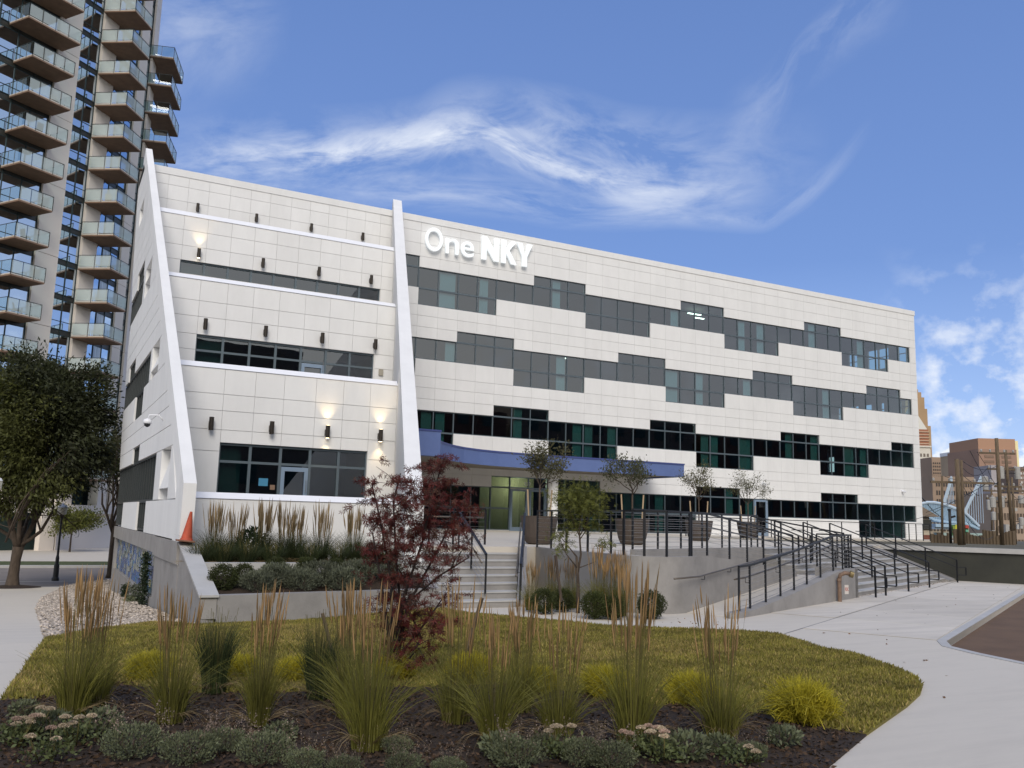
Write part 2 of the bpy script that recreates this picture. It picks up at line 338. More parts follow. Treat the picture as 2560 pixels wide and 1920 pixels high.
sheet('footpath', [(-17.0,-29.5)] + G([(95,1387),(88,1350),(76,1315),(90,1290),(130,1268),(180,1258),(243,1252)]) + [(-14.2,-4.6),(-14.0,STREET_Y0),(-60,STREET_Y0),(-60,-40),(-24,-43.5),(-18.6,-38.0)] + G([(5,1510)]), WALK, 0.004, 3.0)
MULCH_POLY = list(reversed(mulch_line)) + [walk_r[2], (-12.2,-40.5),(-14,-43),(-18.6,-43.0),(-19.2,-38.5)]
sheet('mulch_bed', MULCH_POLY, SOIL, 0.02, 2.0, thick=0.1)
sheet('lawn', LAWN_POLY, LAWN, 0.03, 1.2, thick=0.1)
GRAVEL = mat('pale_river_gravel', (0.36,0.31,0.26), 0.9, var=0.3, vscale=18, bump=0.6, bscale=30)
sheet('gravel_bed', GRAVEL_POLY, GRAVEL, 0.012, 1.5, thick=0.08)
# street on the right, one kerb step below the walk
AS_POLY = [(30,-16.4),(14.97,-24.35),(-1.7,-33.35),(-2.3,-33.9),(-2.62,-34.7),(-2.95,-35.9),(-3.9,-41.0),(-8,-50),(60,-50),(60,-16)]
flat('road', AS_POLY, -0.13, ASPH)
# kerb
def kerb(name, pts, w, z0, z1, m, inner=1):
    mb = MB(); P = [Vector((p[0],p[1],0)) for p in pts]
    off = []
    for i, p in enumerate(P):
        d = (P[min(i+1,len(P)-1)]-P[max(i-1,0)]).normalized(); off.append(p+Vector((-d.y,d.x,0))*w*inner)
    for i in range(len(P)-1):
        a,b,c,d = P[i],P[i+1],off[i+1],off[i]
        mb.hexa([(*q.xy, z0) for q in (a,b,c,d)]+[(*q.xy, z1) for q in (a,b,c,d)])
    return tag(mb.build(name, m), kind='structure')
kerb('kerb', [(30,-16.4),(14.97,-24.35),(-1.7,-33.35),(-2.3,-33.9),(-2.62,-34.7),(-2.95,-35.9),(-3.9,-41.0),(-8,-50)], 0.17, -0.13, 0.012, CONCL, -1)
# street behind the building on the left, far kerb, grass strip, far pavement
ZS = gz(-20, 0)-0.14
flat('street', [(-160,STREET_Y0),(-9,STREET_Y0),(-9,STREET_Y1),(-160,STREET_Y1)], ZS, ROAD)
kerb('street_kerb', [(-160,STREET_Y1+0.25),(-9,STREET_Y1+0.25)], 0.5, ZS-0.2, ZS+0.14, CONCL, 1)
kerb('near_street_kerb', [(-60,STREET_Y0-0.05),(-14.2,STREET_Y0-0.05)], 0.22, ZS-0.2, ZS+0.15, CONCL, -1)
VERGE = mat('verge_grass', (0.06,0.075,0.02), 0.95, var=0.25, vscale=2, bump=0.5)
flat('grass_verge', [(-160,STREET_Y1+0.75),(-9,STREET_Y1+0.75),(-9,STREET_Y1+5),(-160,STREET_Y1+5)], ZS+0.15, VERGE)
flat('far_pavement', [(-160,STREET_Y1+5),(-9,STREET_Y1+5),(-9,70),(-160,70)], ZS+0.155, WALK)
LINE = mat('worn_road_paint', (0.5,0.48,0.42), 0.8)
tag(MB().box(-26,-12.5,6.2,6.32,ZS+0.001,ZS+0.006).build('road_marking', LINE), kind='structure')
# paving joints
jm = MB()
def joint(a, b, w=0.022, z=0.0035):
    A = Vector((a[0],a[1],0)); B = Vector((b[0],b[1],0)); d = (B-A).normalized(); n = Vector((-d.y,d.x,0))*w/2
    jm.add([(*(A-n).xy,z+gz(*A.xy)),(*(B-n).xy,z+gz(*B.xy)),(*(B+n).xy,z+gz(*B.xy)),(*(A+n).xy,z+gz(*A.xy))], [(0,1,2,3)])
U25 = Vector((0.875,0.484)); 
g0 = Vector(ground(*((1640+890*.3617),(1060+1450*.3617)))); g1 = g0+U25*26
joint(g0, g1, 0.035)
nrm = Vector((-U25.y,U25.x)); sw_ = bpy.data.objects['sidewalk']
SLAB = mat('paving_slab_concrete', (0.61,0.555,0.475), 0.85, var=0.06, vscale=0.5, bump=0.3, bscale=50, stain=0.2, sscale=0.6, stretch=(0.5,3.0,1), objvar=0.07)
for k in range(9):
    for (w0, w1) in ((0.03, 2.0), (-2.6, -0.03)):
        if k == 0 and w0 > 0: continue
        p = [g0+U25*(1.2+k*2.9+0.015)+nrm*w0, g0+U25*(4.1+k*2.9-0.015)+nrm*w0, g0+U25*(4.1+k*2.9-0.015)+nrm*w1, g0+U25*(1.2+k*2.9+0.015)+nrm*w1]
        MB().prism([(q.x,q.y,0.0045) for q in p], (0,0,0.006)).build('paving_slab', SLAB, sw_)
for s_ in (): joint(Vector((-10.5,-39.5))+Vector((0.55,0.83))*s_*0.4, Vector((-4.3,-41.5))+Vector((0.55,0.83))*s_*0.4)
jm.build('paving_joints', mat('paving_joint', (0.20,0.19,0.18), 0.95)); tag(bpy.data.objects['paving_joints'], kind='structure')

# ================================================================== OFFICE BUILDING
W = 1.22; M1, HS = 3.955, 4.012
ROOF = 18.94; XE = 40.93
bld = thing('office_building', (-1.2, 0, 0), 'long white four storey office building with staggered ribbon windows and slanting white fins', 'building')
def Mz(k): return M1+HS*(k-1)
dU, dL, dB, dm = 0.625, -1.182, -2.149, -2.76
N_PANEL = [0]; rest = MB(); pcache = {}
def panel_box(x0, x1, z0, z1, y, normal='y', budget=True):
    """one stucco panel, 30 mm joints round it; normal 'y' faces -Y at plane y, normal 'x' faces -X at plane y"""
    g = 0.0075; gx = 0.0045
    if x1-x0 < 0.06 or z1-z0 < 0.06: return
    if budget and N_PANEL[0] < 300:
        N_PANEL[0] += 1
        w, h = round(x1-x0-2*gx, 3), round(z1-z0-2*g, 3); key = (w, h, normal)
        if key not in pcache:
            mb = MB()
            if normal == 'y': mb.box(-w/2, w/2, 0, 0.05, 0, h)
            else: mb.box(0, 0.05, -w/2, w/2, 0, h)
            me = bpy.data.meshes.new('panel'); me.from_pydata(mb.v, [], mb.f); me.materials.append(STUCCO); me.update(); pcache[key] = me
        c = ((x0+x1)/2, y, z0+g) if normal == 'y' else (y, (x0+x1)/2, z0+g)
        link('panel', pcache[key], c, bld)
    else:
        if normal == 'y': rest.box(x0+gx, x1-gx, y, y+0.05, z0+g, z1-g)
        else: rest.box(y, y+0.05, x0+g, x1-g, z0+g, z1-g)
# window strips: per floor (first column, last column, kind); kinds: um = upper+middle, ml = middle+lower, m = middle, umlg = full height to the floor
SEG = {4: [(-1,0,'um'),(0,4,'ml'),(4,6,'m'),(6,9,'um'),(9,13,'ml'),(13,15,'m'),(15,18,'um'),(18,22,'ml'),(22,24,'m'),(24,27,'um'),(27,31,'ml'),(31,33,'m')],
       3: [(-1,0,'ml'),(0,2,'m'),(2,5,'um'),(5,9,'ml'),(9,11,'m'),(11,14,'um'),(14,18,'ml'),(18,20,'m'),(20,23,'um'),(23,27,'ml'),(27,29,'m'),(29,32,'um'),(32,33,'m')],
       2: [(-2,2,'ml'),(2,4,'m'),(4,7,'um'),(7,11,'ml'),(11,13,'m'),(13,16,'um'),(16,20,'ml'),(20,22,'m'),(22,25,'um'),(25,29,'ml'),(29,31,'m'),(31,33,'um')],
       1: [(-2,-1,'umd'),(-1,4,'md'),(4,5,'umd'),(5,7,'entry'),(7,10,'umd'),(10,15,'md'),(15,16,'md'),(16,19,'um'),(19,20,'m'),(20,21,'door'),(21,25,'m'),(25,28,'um'),(28,32,'ml0'),(32,33,'m')]}
def rows_of(k, kind):
    m = Mz(k); U = (m, m+dU); Mi = (m+dL, m); Lo = (m+dB, m+dL); low = (1.56, M1+dL)
    return {'um': [U,Mi], 'ml': [Mi,Lo], 'm': [Mi], 'umd': [U,Mi,low], 'md': [Mi,low], 'entry': [U,(1.52,m)], 'door': [(1.52,m)], 'ml0': [Mi,low]}[kind]
covered = {}
YW = 0.0
BLINDS = {(4,1),(4,3),(4,7),(4,14),(4,19),(4,20),(4,28),(3,1),(3,7),(3,14),(3,19),(2,1),(2,5),(2,9),(2,17),(2,19),(2,27),(1,9),(1,13),(1,18),(2,0),(2,8),(2,10),(2,16),(2,22),(2,24),(2,28),(1,11),(1,12),(4,24),(4,28),(3,16),(3,25),(1,19)}
for k, segs in SEG.items():
    for (i0, i1, kind) in segs:
        rows = rows_of(k, kind); x0, x1 = i0*W, i1*W
        zt = max(r[1] for r in rows); zb = min(r[0] for r in rows)
        for c in range(i0, i1): covered.setdefault(c, []).append((zb, zt))
        fm = MB(); t = 0.032; y0, y1 = YW+0.07, YW+0.17; e = 0.003
        special = kind in ('entry','door')
        fm.box(x0+e, x0+t, y0, y1, zb, zt); fm.box(x1-t, x1-e, y0, y1, zb, zt)
        for c in range(i0+1, i1): fm.box(c*W-t*0.8, c*W+t*0.8, y0, y1, zb, zt)
        for (a, b) in rows:
            for c in range(i0, i1):
                fm.box(c*W+t, (c+1)*W-t, y0+0.004, y1-0.004, b-0.045, b); fm.box(c*W+t, (c+1)*W-t, y0+0.004, y1-0.004, a, a+0.045)
        fr = fm.build('door' if kind == 'door' else 'window', DOORF if special else FRAME, bld)
        for (a, b) in rows:
            for c in range(i0, i1):
                if special and a < 1.6:
                    # glazed leaf: stiles, rails and a pull handle
                    lf = MB(); p, q = c*W+0.05, (c+1)*W-0.05; zt2 = M1-0.06
                    lf.box(p,p+0.13,y0-0.02,y1-0.03,a,zt2); lf.box(q-0.13,q,y0-0.02,y1-0.03,a,zt2); lf.box(p+0.13,q-0.13,y0-0.02,y1-0.03,zt2-0.12,zt2); lf.box(p+0.13,q-0.13,y0-0.02,y1-0.03,a,a+0.22)
                    lf.build('door_leaf', DOORF, fr)
                    hx = q-0.2 if c == i0 and kind == 'entry' else p+0.2
                    MB().tube([(hx,y0-0.02,2.35),(hx,y0-0.09,2.37),(hx,y0-0.09,2.83),(hx,y0-0.02,2.85)], 0.014, 6).build('handle', CABLE, fr)
                    MB().box(p+0.13,q-0.13,y0+0.03,y0+0.045,a+0.22,zt2-0.12).build('pane', GLASS, fr)
                    continue
                MB().box(c*W+t*0.8, (c+1)*W-t*0.8, y0+0.04, y0+0.055, a+0.04, b-0.04).build('pane', GLASS, fr)
                if (k, c) in BLINDS and kind not in ('entry','door'):
                    f0, f1 = [(0.5,0.98),(0.1,0.9),(0.45,0.95),(0.15,0.6)][(c+k)%4]
                    MB().box(c*W+W*f0, c*W+W*f1, y0+0.14, y0+0.15, a, b).build('blind', BLIND if k > 2 else BLIND2, fr)
# panels between the windows
rows = [(ROOF-0.35, ROOF), (18.07, ROOF-0.35), (17.35, 18.07), (Mz(4)+dU, 17.35)]
for k in (4,3,2,1):
    m = Mz(k); rows += [(m, m+dU), (m+dL, m)]
    if k > 1: rows += [(m+dB, m+dL), (m+dm, m+dB), (Mz(k-1)+dU, m+dm)]
    else: rows += [(1.45, m+dL)]
cols = [(i*W, (i+1)*W, i) for i in range(-2, 33)] + [(33*W, XE, 33)]
main_panels = []
for (z0, z1) in rows:
    for (x0, x1, i) in cols:
        zm = (z0+z1)/2
        if i == -2 and z0 > 14: x0 = -1.72
        if any(a-0.01 < zm < b+0.01 for a, b in covered.get(i, [])): continue
        if z1 > ROOF-0.01: continue
        main_panels.append((x0, x1, z0, z1))
# backing wall behind the joints (with window openings)
back = MB()
for (x0, x1, i) in cols:
    segs = sorted(covered.get(i, [])); z = 1.3
    for a, b in segs:
        if a > z+0.01: back.box(x0, x1, 0.035, 0.30, z, a)
        z = max(z, b)
    back.box(x0, x1, 0.035, 0.30, z, ROOF-0.01)
back.build('wall', JOINT, bld)
MB().box(-2.4, XE+0.05, -0.035, 0.35, ROOF-0.36, ROOF).build('parapet_coping', STUCCO, bld)
# interior: slabs, ceilings, partitions and a back wall so the glass has depth behind it
inn = MB()
for k in (1,2,3,4):
    fl = Mz(k)-2.45; ce = Mz(k)+0.72
    inn.box(-4, XE-0.05, 0.31, 9.0, fl-0.45, fl, 0); inn.box(-4, XE-0.05, 0.31, 9.0, ce, ce+0.1, 1)
    for q in range(-2, 33, 6): inn.box(q*W+0.4, q*W+0.5, 3.2, 9.0, fl, ce, 0)
for (z0, z1) in [(1.2, ROOF-0.5)]:
    inn.box(-4, 26*W, 9.0, 9.2, z0, z1, 0)
inn.build('interior', [INTER, CEIL], bld)
MB().box(26*W, XE-0.3, 9.0, 9.2, 1.2, ROOF-0.5).build('back_wall', CEIL, bld)
# the end wall has windows of its own; looking in at the last bays one sees out through them
ew = MB(); holes = {4: [(0.8,1.5),(2.4,3.35),(3.45,4.4),(5.4,5.85),(5.9,6.35)], 3: [(0.8,1.5),(3.0,3.3),(4.2,4.9),(5.5,5.85),(5.9,6.3),(7.2,7.6)], 2: [(8.2,8.8)], 1: []}
for k in (1,2,3,4):
    z0 = 0.5 if k == 1 else Mz(k)+dm; z1 = ROOF-0.37 if k == 4 else Mz(k+1)+dm; hb, ht = Mz(k)-1.15, Mz(k)+(0.45 if k == 4 else 0.1); y = 0.06
    for a, b in holes[k]:
        ew.box(XE-0.1, XE+0.05, y, a, z0, z1); ew.box(XE-0.1, XE+0.05, a, b, z0, hb); ew.box(XE-0.1, XE+0.05, a, b, ht, z1); y = b
        ew.box(XE-0.06, XE+0.0, a, b, (hb+ht)/2+0.1, (hb+ht)/2+0.16);
    ew.box(XE-0.1, XE+0.05, y, 22, z0, z1)
ew.build('end_wall', STUCCO, bld)
MB().box(-2.4, XE, 0.36, 22, ROOF-0.9, ROOF-0.6).build('roof', JOINT, bld)
for (x, y, k, l) in [(16.6*W,1.6,4,1.1),(17.6*W,2.4,4,0.8),(0.2*W,1.2,3,0.25),(8.3*W,1.8,3,0.6),(8.9*W,2.4,3,0.3)]:
    MB().box(x, x+l, y, y+0.14, Mz(k)+0.35, Mz(k)+0.40).build('ceiling_light', INLAMP, bld)
MB().box(4.6*W, 7.6*W, 3.0, 3.1, 1.5, 4.9).build('lobby_wall', mat('lobby_wall', (0.45,0.40,0.28), 0.8), bld)
lob = bpy.data.lights.new('lobby_lamp','POINT'); lob.energy = 75; lob.color = (1,0.85,0.55); lob.shadow_soft_size = 0.3
lo = bpy.data.objects.new('lobby_lamp', lob); C.objects.link(lo); lo.location = (6.3*W, 1.8, 4.35)

# ---- terraced wing: each storey steps back behind a planted terrace parapet
XL_O, XL_I = -14.55, -14.25
def Yprof(z): return -22.7+(z-2.83)*1.353
def finX(y): return -1.26+(y+0.07)*0.3165      # right-hand face of the slanting fin
TY = {4: 0.0, 3: -5.6, 2: -10.6, 1: -15.6, 0: -20.9}
LEDGE = {3: (14.83, 15.05), 2: (10.82, 10.99), 1: (6.72, 6.90), 0: (2.47, 2.63)}
tier_g = {4: [18.62, 18.07, 17.33, 16.6, 15.9], 3: [14.19, 13.5, 12.85], 2: [10.01, 9.4, 8.72, 8.13], 1: [5.89, 5.355, 4.74, 4.05], 0: []}
def srcs(pts, tt, Y): return [at(tt[0]+x*tt[2], tt[1]+y*tt[2], Y=Y)[0] for x, y in pts]
cA = (260,360,.3617); cB = (360,760,.3617)
tier_j = {4: srcs([(x, 290+0.2*(x-445)) for x in (445,585,727,873,1015,1150,1295,1425,1553,1680,1805,1910)], cA, 0),
          3: srcs([(x, 600+0.19*(x-550)) for x in (550,715,880,1040,1195,1345,1495,1635,1785,1920)], cA, -5.6),
          2: srcs([(x, 1080+0.15*(x-660)) for x in (660,850,1030,1210,1388,1560,1725,1885)], cA, -10.6),
          1: srcs([(x, 640+0.09*(x-550)) for x in (550,765,965,1185,1375,1560)], cB, -15.6), 0: []}
tier_w = {3: (-13.16, -4.12, 12.27, 12.86, 9, [12.86]), 2: (-12.92, -5.93, 7.3, 8.72, 7, [8.13]), 1: (-12.6, -7.67, 2.35, 4.33, 5, [3.74])}
floorz = {4: 14.6, 3: 10.7, 2: 6.65, 1: 2.3, 0: 0.6}
for k in (4,3,2,1,0):
    Y = TY[k]; xr = finX(Y)-0.5; top = ROOF if k == 4 else LEDGE[k][0]; bot = floorz[k]
    if k == 0: top = LEDGE[0][0]
    # backing with opening
    b = MB(); w = tier_w.get(k)
    if w:
        b.box(XL_I, w[0], Y+0.035, Y+0.3, bot, top); b.box(w[1], xr, Y+0.035, Y+0.3, bot, top)
        b.box(w[0], w[1], Y+0.035, Y+0.3, bot, w[2]); b.box(w[0], w[1], Y+0.035, Y+0.3, w[3], top)
    else: b.box(XL_I, xr, Y+0.035, Y+0.3, bot, top)
    b.build('tier_wall', JOINT if k else STUCCO, bld)
    if k == 0:
        MB().box(XL_I, xr, Y, Y+0.034, bot, top).build('tier_front', STUCCO, bld)
    zs = [top if k < 4 else ROOF-0.35] + [z for z in tier_g[k] if z < top-0.05] + [bot]
    xs = [XL_I] + tier_j[k] + [xr]
    if k in (1,2,3,4) :
        for i in range(len(zs)-1):
            for j in range(len(xs)-1):
                x0, x1, z1, z0 = xs[j], xs[j+1], zs[i], zs[i+1]
                if w:
                    # clip against the window opening
                    zm = (z0+z1)/2
                    if w[2] < zm < w[3]+0.02 or (z0 < w[3]-0.05 and z1 > w[2]+0.05):
                        za, zb_ = max(z0, w[2]), min(z1, w[3])
                        if x1 <= w[0]+0.01 or x0 >= w[1]-0.01: panel_box(x0, x1, z0, z1, Y)
                        else:
                            if x0 < w[0]-0.08: panel_box(x0, w[0], z0, z1, Y)
                            if x1 > w[1]+0.08: panel_box(w[1], x1, z0, z1, Y)
                            if z1 > w[3]+0.05: panel_box(max(x0,w[0]), min(x1,w[1]), w[3], z1, Y)
                        continue
                panel_box(x0, x1, z0, z1, Y)
    if w:
        x0, x1, z0, z1, n, bars = w; fm = MB(); t = 0.045; cw = (x1-x0)/n
        y0, y1 = Y+0.09, Y+0.2
        fm.box(x0, x1, y0, y1, z1-0.07, z1); 
        for c in range(n+1):
            cx = x0+c*cw; fm.box(max(x0,cx-t), min(x1,cx+t), y0+0.003, y1-0.003, z0, z1-0.07)
        for z in bars:
            if z < z1-0.1:
                for c in range(n): fm.box(x0+c*cw+t, x0+(c+1)*cw-t, y0+0.006, y1-0.006, z-0.04, z+0.04)
        fr = fm.build('window', FRAME, bld)
        zz = [z1-0.07]+[z for z in bars if z < z1-0.1]+[z0]
        for c in range(n):
            for q in range(len(zz)-1):
                MB().box(x0+c*cw+t*0.5, x0+(c+1)*cw-t*0.5, y0+0.05, y0+0.065, zz[q+1]+0.02, zz[q]-0.02).build('pane', GLASS, fr)
        if k in (1,2):
            c = {1:2, 2:4}[k]; p, q = x0+c*cw+t, x0+(c+1)*cw-t; zt = bars[0]-0.08
            d = MB(); d.box(p,p+0.12,y0-0.03,y1-0.05,z0,zt); d.box(q-0.12,q,y0-0.03,y1-0.05,z0,zt); d.box(p+0.12,q-0.12,y0-0.03,y1-0.05,zt-0.14,zt); d.box(p+0.12,q-0.12,y0-0.03,y1-0.05,z0,z0+0.2)
            dd = d.build('door', DOORF, bld); MB().tube([(q-0.06,y0-0.03,z0+0.5),(q-0.06,y0-0.09,z0+0.5),(q-0.06,y0-0.09,z0+0.9),(q-0.06,y0-0.03,z0+0.9)],0.012,6).build('handle', CABLE, dd)
        # room behind
        xr_ = finX(Y+4.5)-0.6; r = MB(); r.box(x0-1, min(x1+1, xr_), Y+4.4, Y+4.5, z0-0.5, z1+0.4); r.box(x0-1, x1+0.6, Y+0.31, Y+4.4, z1+0.3, z1+0.4, 1); r.box(x0-1, x1+0.6, Y+0.31, Y+4.4, z0-0.6, z0-0.4)
        r.box(x0-1.1,x0-1,Y+0.31,Y+4.4,z0-0.4,z1+0.3); r.box(x1+0.6,x1+0.7,Y+0.31,Y+4.4,z0-0.4,z1+0.3)
        r.build('room', [INTER, CEIL], bld)
    if k < 4:
        a, bb = LEDGE[k]; yi = Y+0.42
        MB().add([(XL_I,Y-0.03,a),(xr,Y-0.03,a),(xr,Y+0.12,bb),(XL_I,Y+0.12,bb),(XL_I,yi,bb),(xr,yi,bb),(xr,yi,a-0.02),(XL_I,yi,a-0.02)],
                 [(0,1,2,3),(3,2,5,4),(4,5,6,7),(7,6,1,0),(0,3,4,7),(1,6,5,2)]).build('parapet_coping', CAPW, bld)
        if k > 0: MB().prism([(XL_I,Y+0.31,floorz[k+1]-0.4),(finX(Y)-0.5,Y+0.31,floorz[k+1]-0.4),(finX(TY[k+1])-0.5,TY[k+1]+0.03,floorz[k+1]-0.4),(XL_I,TY[k+1]+0.03,floorz[k+1]-0.4)],(0,0,0.4)).build('terrace_floor', CONC, bld)
    else:
        MB().box(XL_I, xr, Y-0.03, Y+0.35, ROOF-0.36, ROOF-0.004).build('parapet_coping', STUCCO, bld)
# notices taped inside the ground-floor glazing
nb = at(*(360+825*.3617, 760+1230*.3617), Y=TY[1]+0.1)
MB().box(nb[0]-0.15,nb[0]+0.15,TY[1]+0.118,TY[1]+0.122,nb[2]-0.13,nb[2]+0.12).build('notice', mat('blue_notice', (0.05,0.22,0.36), 0.6), bld)
nb = at(*(360+888*.3617, 760+1267*.3617), Y=TY[1]+0.1)
MB().box(nb[0]-0.08,nb[0]+0.08,TY[1]+0.118,TY[1]+0.122,nb[2]-0.08,nb[2]+0.08).build('notice', mat('tan_notice', (0.22,0.14,0.09), 0.6), bld)

# main panels after the terraced wing, nearest first, until 300 single panels
main_panels.sort(key=lambda p: (p[0] if p[0] > -1.3 else 99, p[2]))
for p in main_panels: panel_box(*p, 0.0)

# ---- slanting fins
# left fin = the end wall's front margin; plane X = XL_O..XL_I
LFIN = [(-22.75,1.40),(-22.75,2.78),(0.35,19.82),(1.0,19.2),(-0.18,18.6),(-21.5,2.83),(-21.5,1.40)]
mb = MB(); mb.prism([(XL_O, y, z) for y, z in LFIN], (XL_I-XL_O, 0, 0)); mb.build('fin', STUCCO, bld)
# front bevel strip (bright face) kept as part of the fin edge
# right fin: slanting blade, foot further west
RF = [(-23.2,0.5),(-23.2,2.45),(0.0,19.6),(0.9,19.6),(0.9,17.6),(-3.0,13.0),(-9.0,8.0),(-14.0,4.2),(-19.5,0.5)]
def rp(y, off): return (finX(y)+off, y)
mb = MB(); n = len(RF)
vv = [(*rp(y, 0.0), z) for y, z in RF] + [(*rp(y, -0.50), z) for y, z in RF]
mb.add(vv, [tuple(range(n)), tuple(range(2*n-1, n-1, -1))] + [((i+1)%n, i, n+i, n+(i+1)%n) for i in range(n)]); mb.build('fin', STUCCO, bld)
# inner side walls that close the terraces against the right fin
# ---- side wall (faces west)
EDGE_B = [(1.2,19.3),(0.8,16.7),(-0.7,12.9),(-2.85,9.5),(-2.0,9.4),(-2.9,6.35),(-2.7,6.3),(-4.0,3.2),(-4.2,1.40)]
def yback(z):
    for (ya,za),(yb,zb) in zip(EDGE_B[:-1], EDGE_B[1:]):
        if zb <= z <= za: return ya+(yb-ya)*(za-z)/(za-zb+1e-9)
    return 1.0 if z > 19 else _ty(-4.2)-0.6
def yfront(z): return max(-22.7, Yprof(z)) + 1.2
sw = [(-7.6,-4.8,11.4,12.1),(-7.9,-1.7,10.2,11.4),(-7.6,-4.7,7.43,8.07),(-13.6,-2.8,6.34,7.43),(-12.1,-9.0,5.4,6.34),(-12.5,-10.0,3.76,4.31),(-17.9,-4.05,2.4,3.76),(-16.1,-13.4,1.5,2.4),(-7.8,-4.1,1.5,2.4)]
niche = [(-4.1,-2.2,14.95,15.8),(-10.8,-8.7,10.8,11.45),(-16.15,-14.1,6.6,7.43),(-21.15,-19.2,2.7,3.76)]
_ty = lambda y: (y+45.16)*1.055-45.16
_tz = lambda z: (z-2.1)*1.055+2.1
sw = [(_ty(a),_ty(b),_tz(c),_tz(d)) for a,b,c,d in sw]; niche = [(_ty(a),_ty(b),_tz(c),_tz(d)) for a,b,c,d in niche]
EDGE_B = [(_ty(a)-0.6,_tz(b)) for a,b in EDGE_B]
zr = [1.42,2.4,3.76,4.33,4.9,5.4,6.34,7.43,8.07,8.62,9.23,10.2,11.4,12.1,12.7,13.3,14.2,14.95,15.8,16.6,17.35,18.07,18.6]
strips = MB()
zr = [1.42]+[_tz(z) for z in zr[1:-1]]+[18.55]
for z0, z1 in zip(zr[:-1], zr[1:]):
    zm = (z0+z1)/2
    cuts = sorted([(a,b) for a,b,c,d in sw+niche if c-0.02 < zm < d+0.02])
    def yF(z): return yfront(z)
    ya = None; seq = []; cur = None
    ends = cuts
    lo = None
    segs_ = []; start = 'F'
    for a, b in ends:
        segs_.append((start, a)); start = b
    segs_.append((start, 'B'))
    for s_, e_ in segs_:
        g = 0.012
        p = [(yF(z0) if s_ == 'F' else s_, z0+g), (yback(z0+1e-3) if e_ == 'B' else e_, z0+g), (yback(z1-1e-3) if e_ == 'B' else e_, z1-g), (yF(z1) if s_ == 'F' else s_, z1-g)]
        if p[1][0]-p[0][0] < 0.05 and p[2][0]-p[3][0] < 0.05: continue
        if p[1][0] <= p[0][0] or p[2][0] <= p[3][0]: continue
        b_ = MB().prism([(XL_O, y, z) for y, z in p], (0.28, 0, 0)); b_.build('side_panel', STUCCO, bld)
MB().prism([(XL_O+0.04, y, z) for y, z in [(-21.3,1.42),(-4.3,1.42),(-2.9,6.3),(-2.9,9.3),(-0.8,12.9),(0.75,16.7),(0.9,18.6),(0.2,18.4)]] , (0.0,0,0)) if False else None
# niches: sloping sill inside each
for a, b, z0, z1 in niche:
    MB().prism([(XL_O+0.005, a, z0), (XL_O+0.30, a, z1), (XL_O+0.30, a, z0)], (0, b-a, 0)).build('niche', STUCCO, bld)
    MB().box(XL_O+0.30, XL_O+0.34, a, b, z0, z1).build('niche_back', STUCCO, bld)
for a, b, z0, z1 in sw:
    n = max(2, round((b-a)/0.75)); fm = MB(); x0, x1 = XL_O+0.06, XL_O+0.16; cw = (b-a)/n
    fm.box(x0, x1, a, b, z1-0.05, z1); fm.box(x0, x1, a, b, z0, z0+0.05)
    for c in range(n+1): y = a+c*cw; fm.box(x0+0.003, x1-0.003, max(a,y-0.03), min(b,y+0.03), z0+0.05, z1-0.05)
    fr = fm.build('side_window', FRAME2, bld)
    for c in range(n): MB().box(x0+0.04, x0+0.052, a+c*cw+0.02, a+(c+1)*cw-0.02, z0+0.04, z1-0.04).build('pane', GLASS, fr)
rr = MB()
for zf in (1.3, 5.2, 9.2): 
    rr.box(XL_O+0.3, XL_O+0.31, -1, -1, zf, zf)
for (y0,y1,z0,z1) in [(-15.2,-1.8,1.3,4.6),(-10.2,-0.6,5.3,8.6),(-5.2,0.6,10.3,12.85)]:
    rr.box(XL_O+2.6, XL_O+2.7, y0, y1, z0, z1, 0); rr.box(XL_O+0.29, XL_O+2.6, y0, y1, z1, z1+0.08, 1); rr.box(XL_O+0.29, XL_O+2.6, y0, y1, z0-0.08, z0, 0)
    rr.box(XL_O+0.29, XL_O+2.6, y0-0.1, y0, z0, z1, 0); rr.box(XL_O+0.29, XL_O+2.6, y1, y1+0.1, z0, z1, 0)
rr.build('side_rooms', [INTER, CEIL], bld)
rest.build('wall_panels', STUCCO, bld); bpy.data.objects['wall_panels']['kind'] = 'stuff'
# concrete base with the glazed tile mural
base = MB()
base.box(XL_O-0.03, XL_I, -17.8, -2.6, 0.95, 1.415); base.box(XL_O-0.03, XL_I, -22.75, -17.8, 0.88, 1.395)
base.box(XL_O+0.02, XL_I, -22.75, -18.0, -1.2, 0.88); base.box(XL_O+0.02, XL_I, -3.4, -2.6, -2.2, 0.95)
base.box(XL_O+0.02, XL_I, -18.0, -3.4, -2.2, -0.32); base.box(XL_O+0.13, XL_I, -18.0, -3.4, -0.32, 0.95)
base.build('plinth', CONC, bld)
MB().box(XL_O+0.01, XL_O+0.3, -22.75, -17.8, 0.86, 0.885).build('plinth_reveal', JOINT, bld)

# ---- brick terrace across the road behind the photographer; the ground floor glass mirrors it
OPP = [mat('opposite_brick', (0.10,0.05,0.035), 0.9, var=0.2, vscale=2), mat('opposite_stone', (0.13,0.10,0.08), 0.9, var=0.15)]
for i in range(7):
    x0 = -70+i*42; h_ = [22,24,21,23.5,22,24,21.5][i]
    o = thing('opposite_building', (x0+20,-98,0), ['low brick','stone fronted','plain brick','corner stone','long brick','tall stone','far brick'][i]+' building across the road behind the viewpoint', 'building', 'buildings across the road')
    MB().box(x0, x0+40, -112, -94, -0.3, h_).build('walls', OPP[i%2], o)
    for r_ in range(5):
        for c in range(8): MB().box(x0+2.5+c*4.7, x0+4.6+c*4.7, -94.02, -93.9, 1.5+r_*4.2, 4.0+r_*4.2).build('window', TSPX if False else INTER, o)
# ================================================================== FITTINGS ON THE BUILDING
def prj(tt, x, y): return (tt[0]+x*tt[2], tt[1]+y*tt[2])
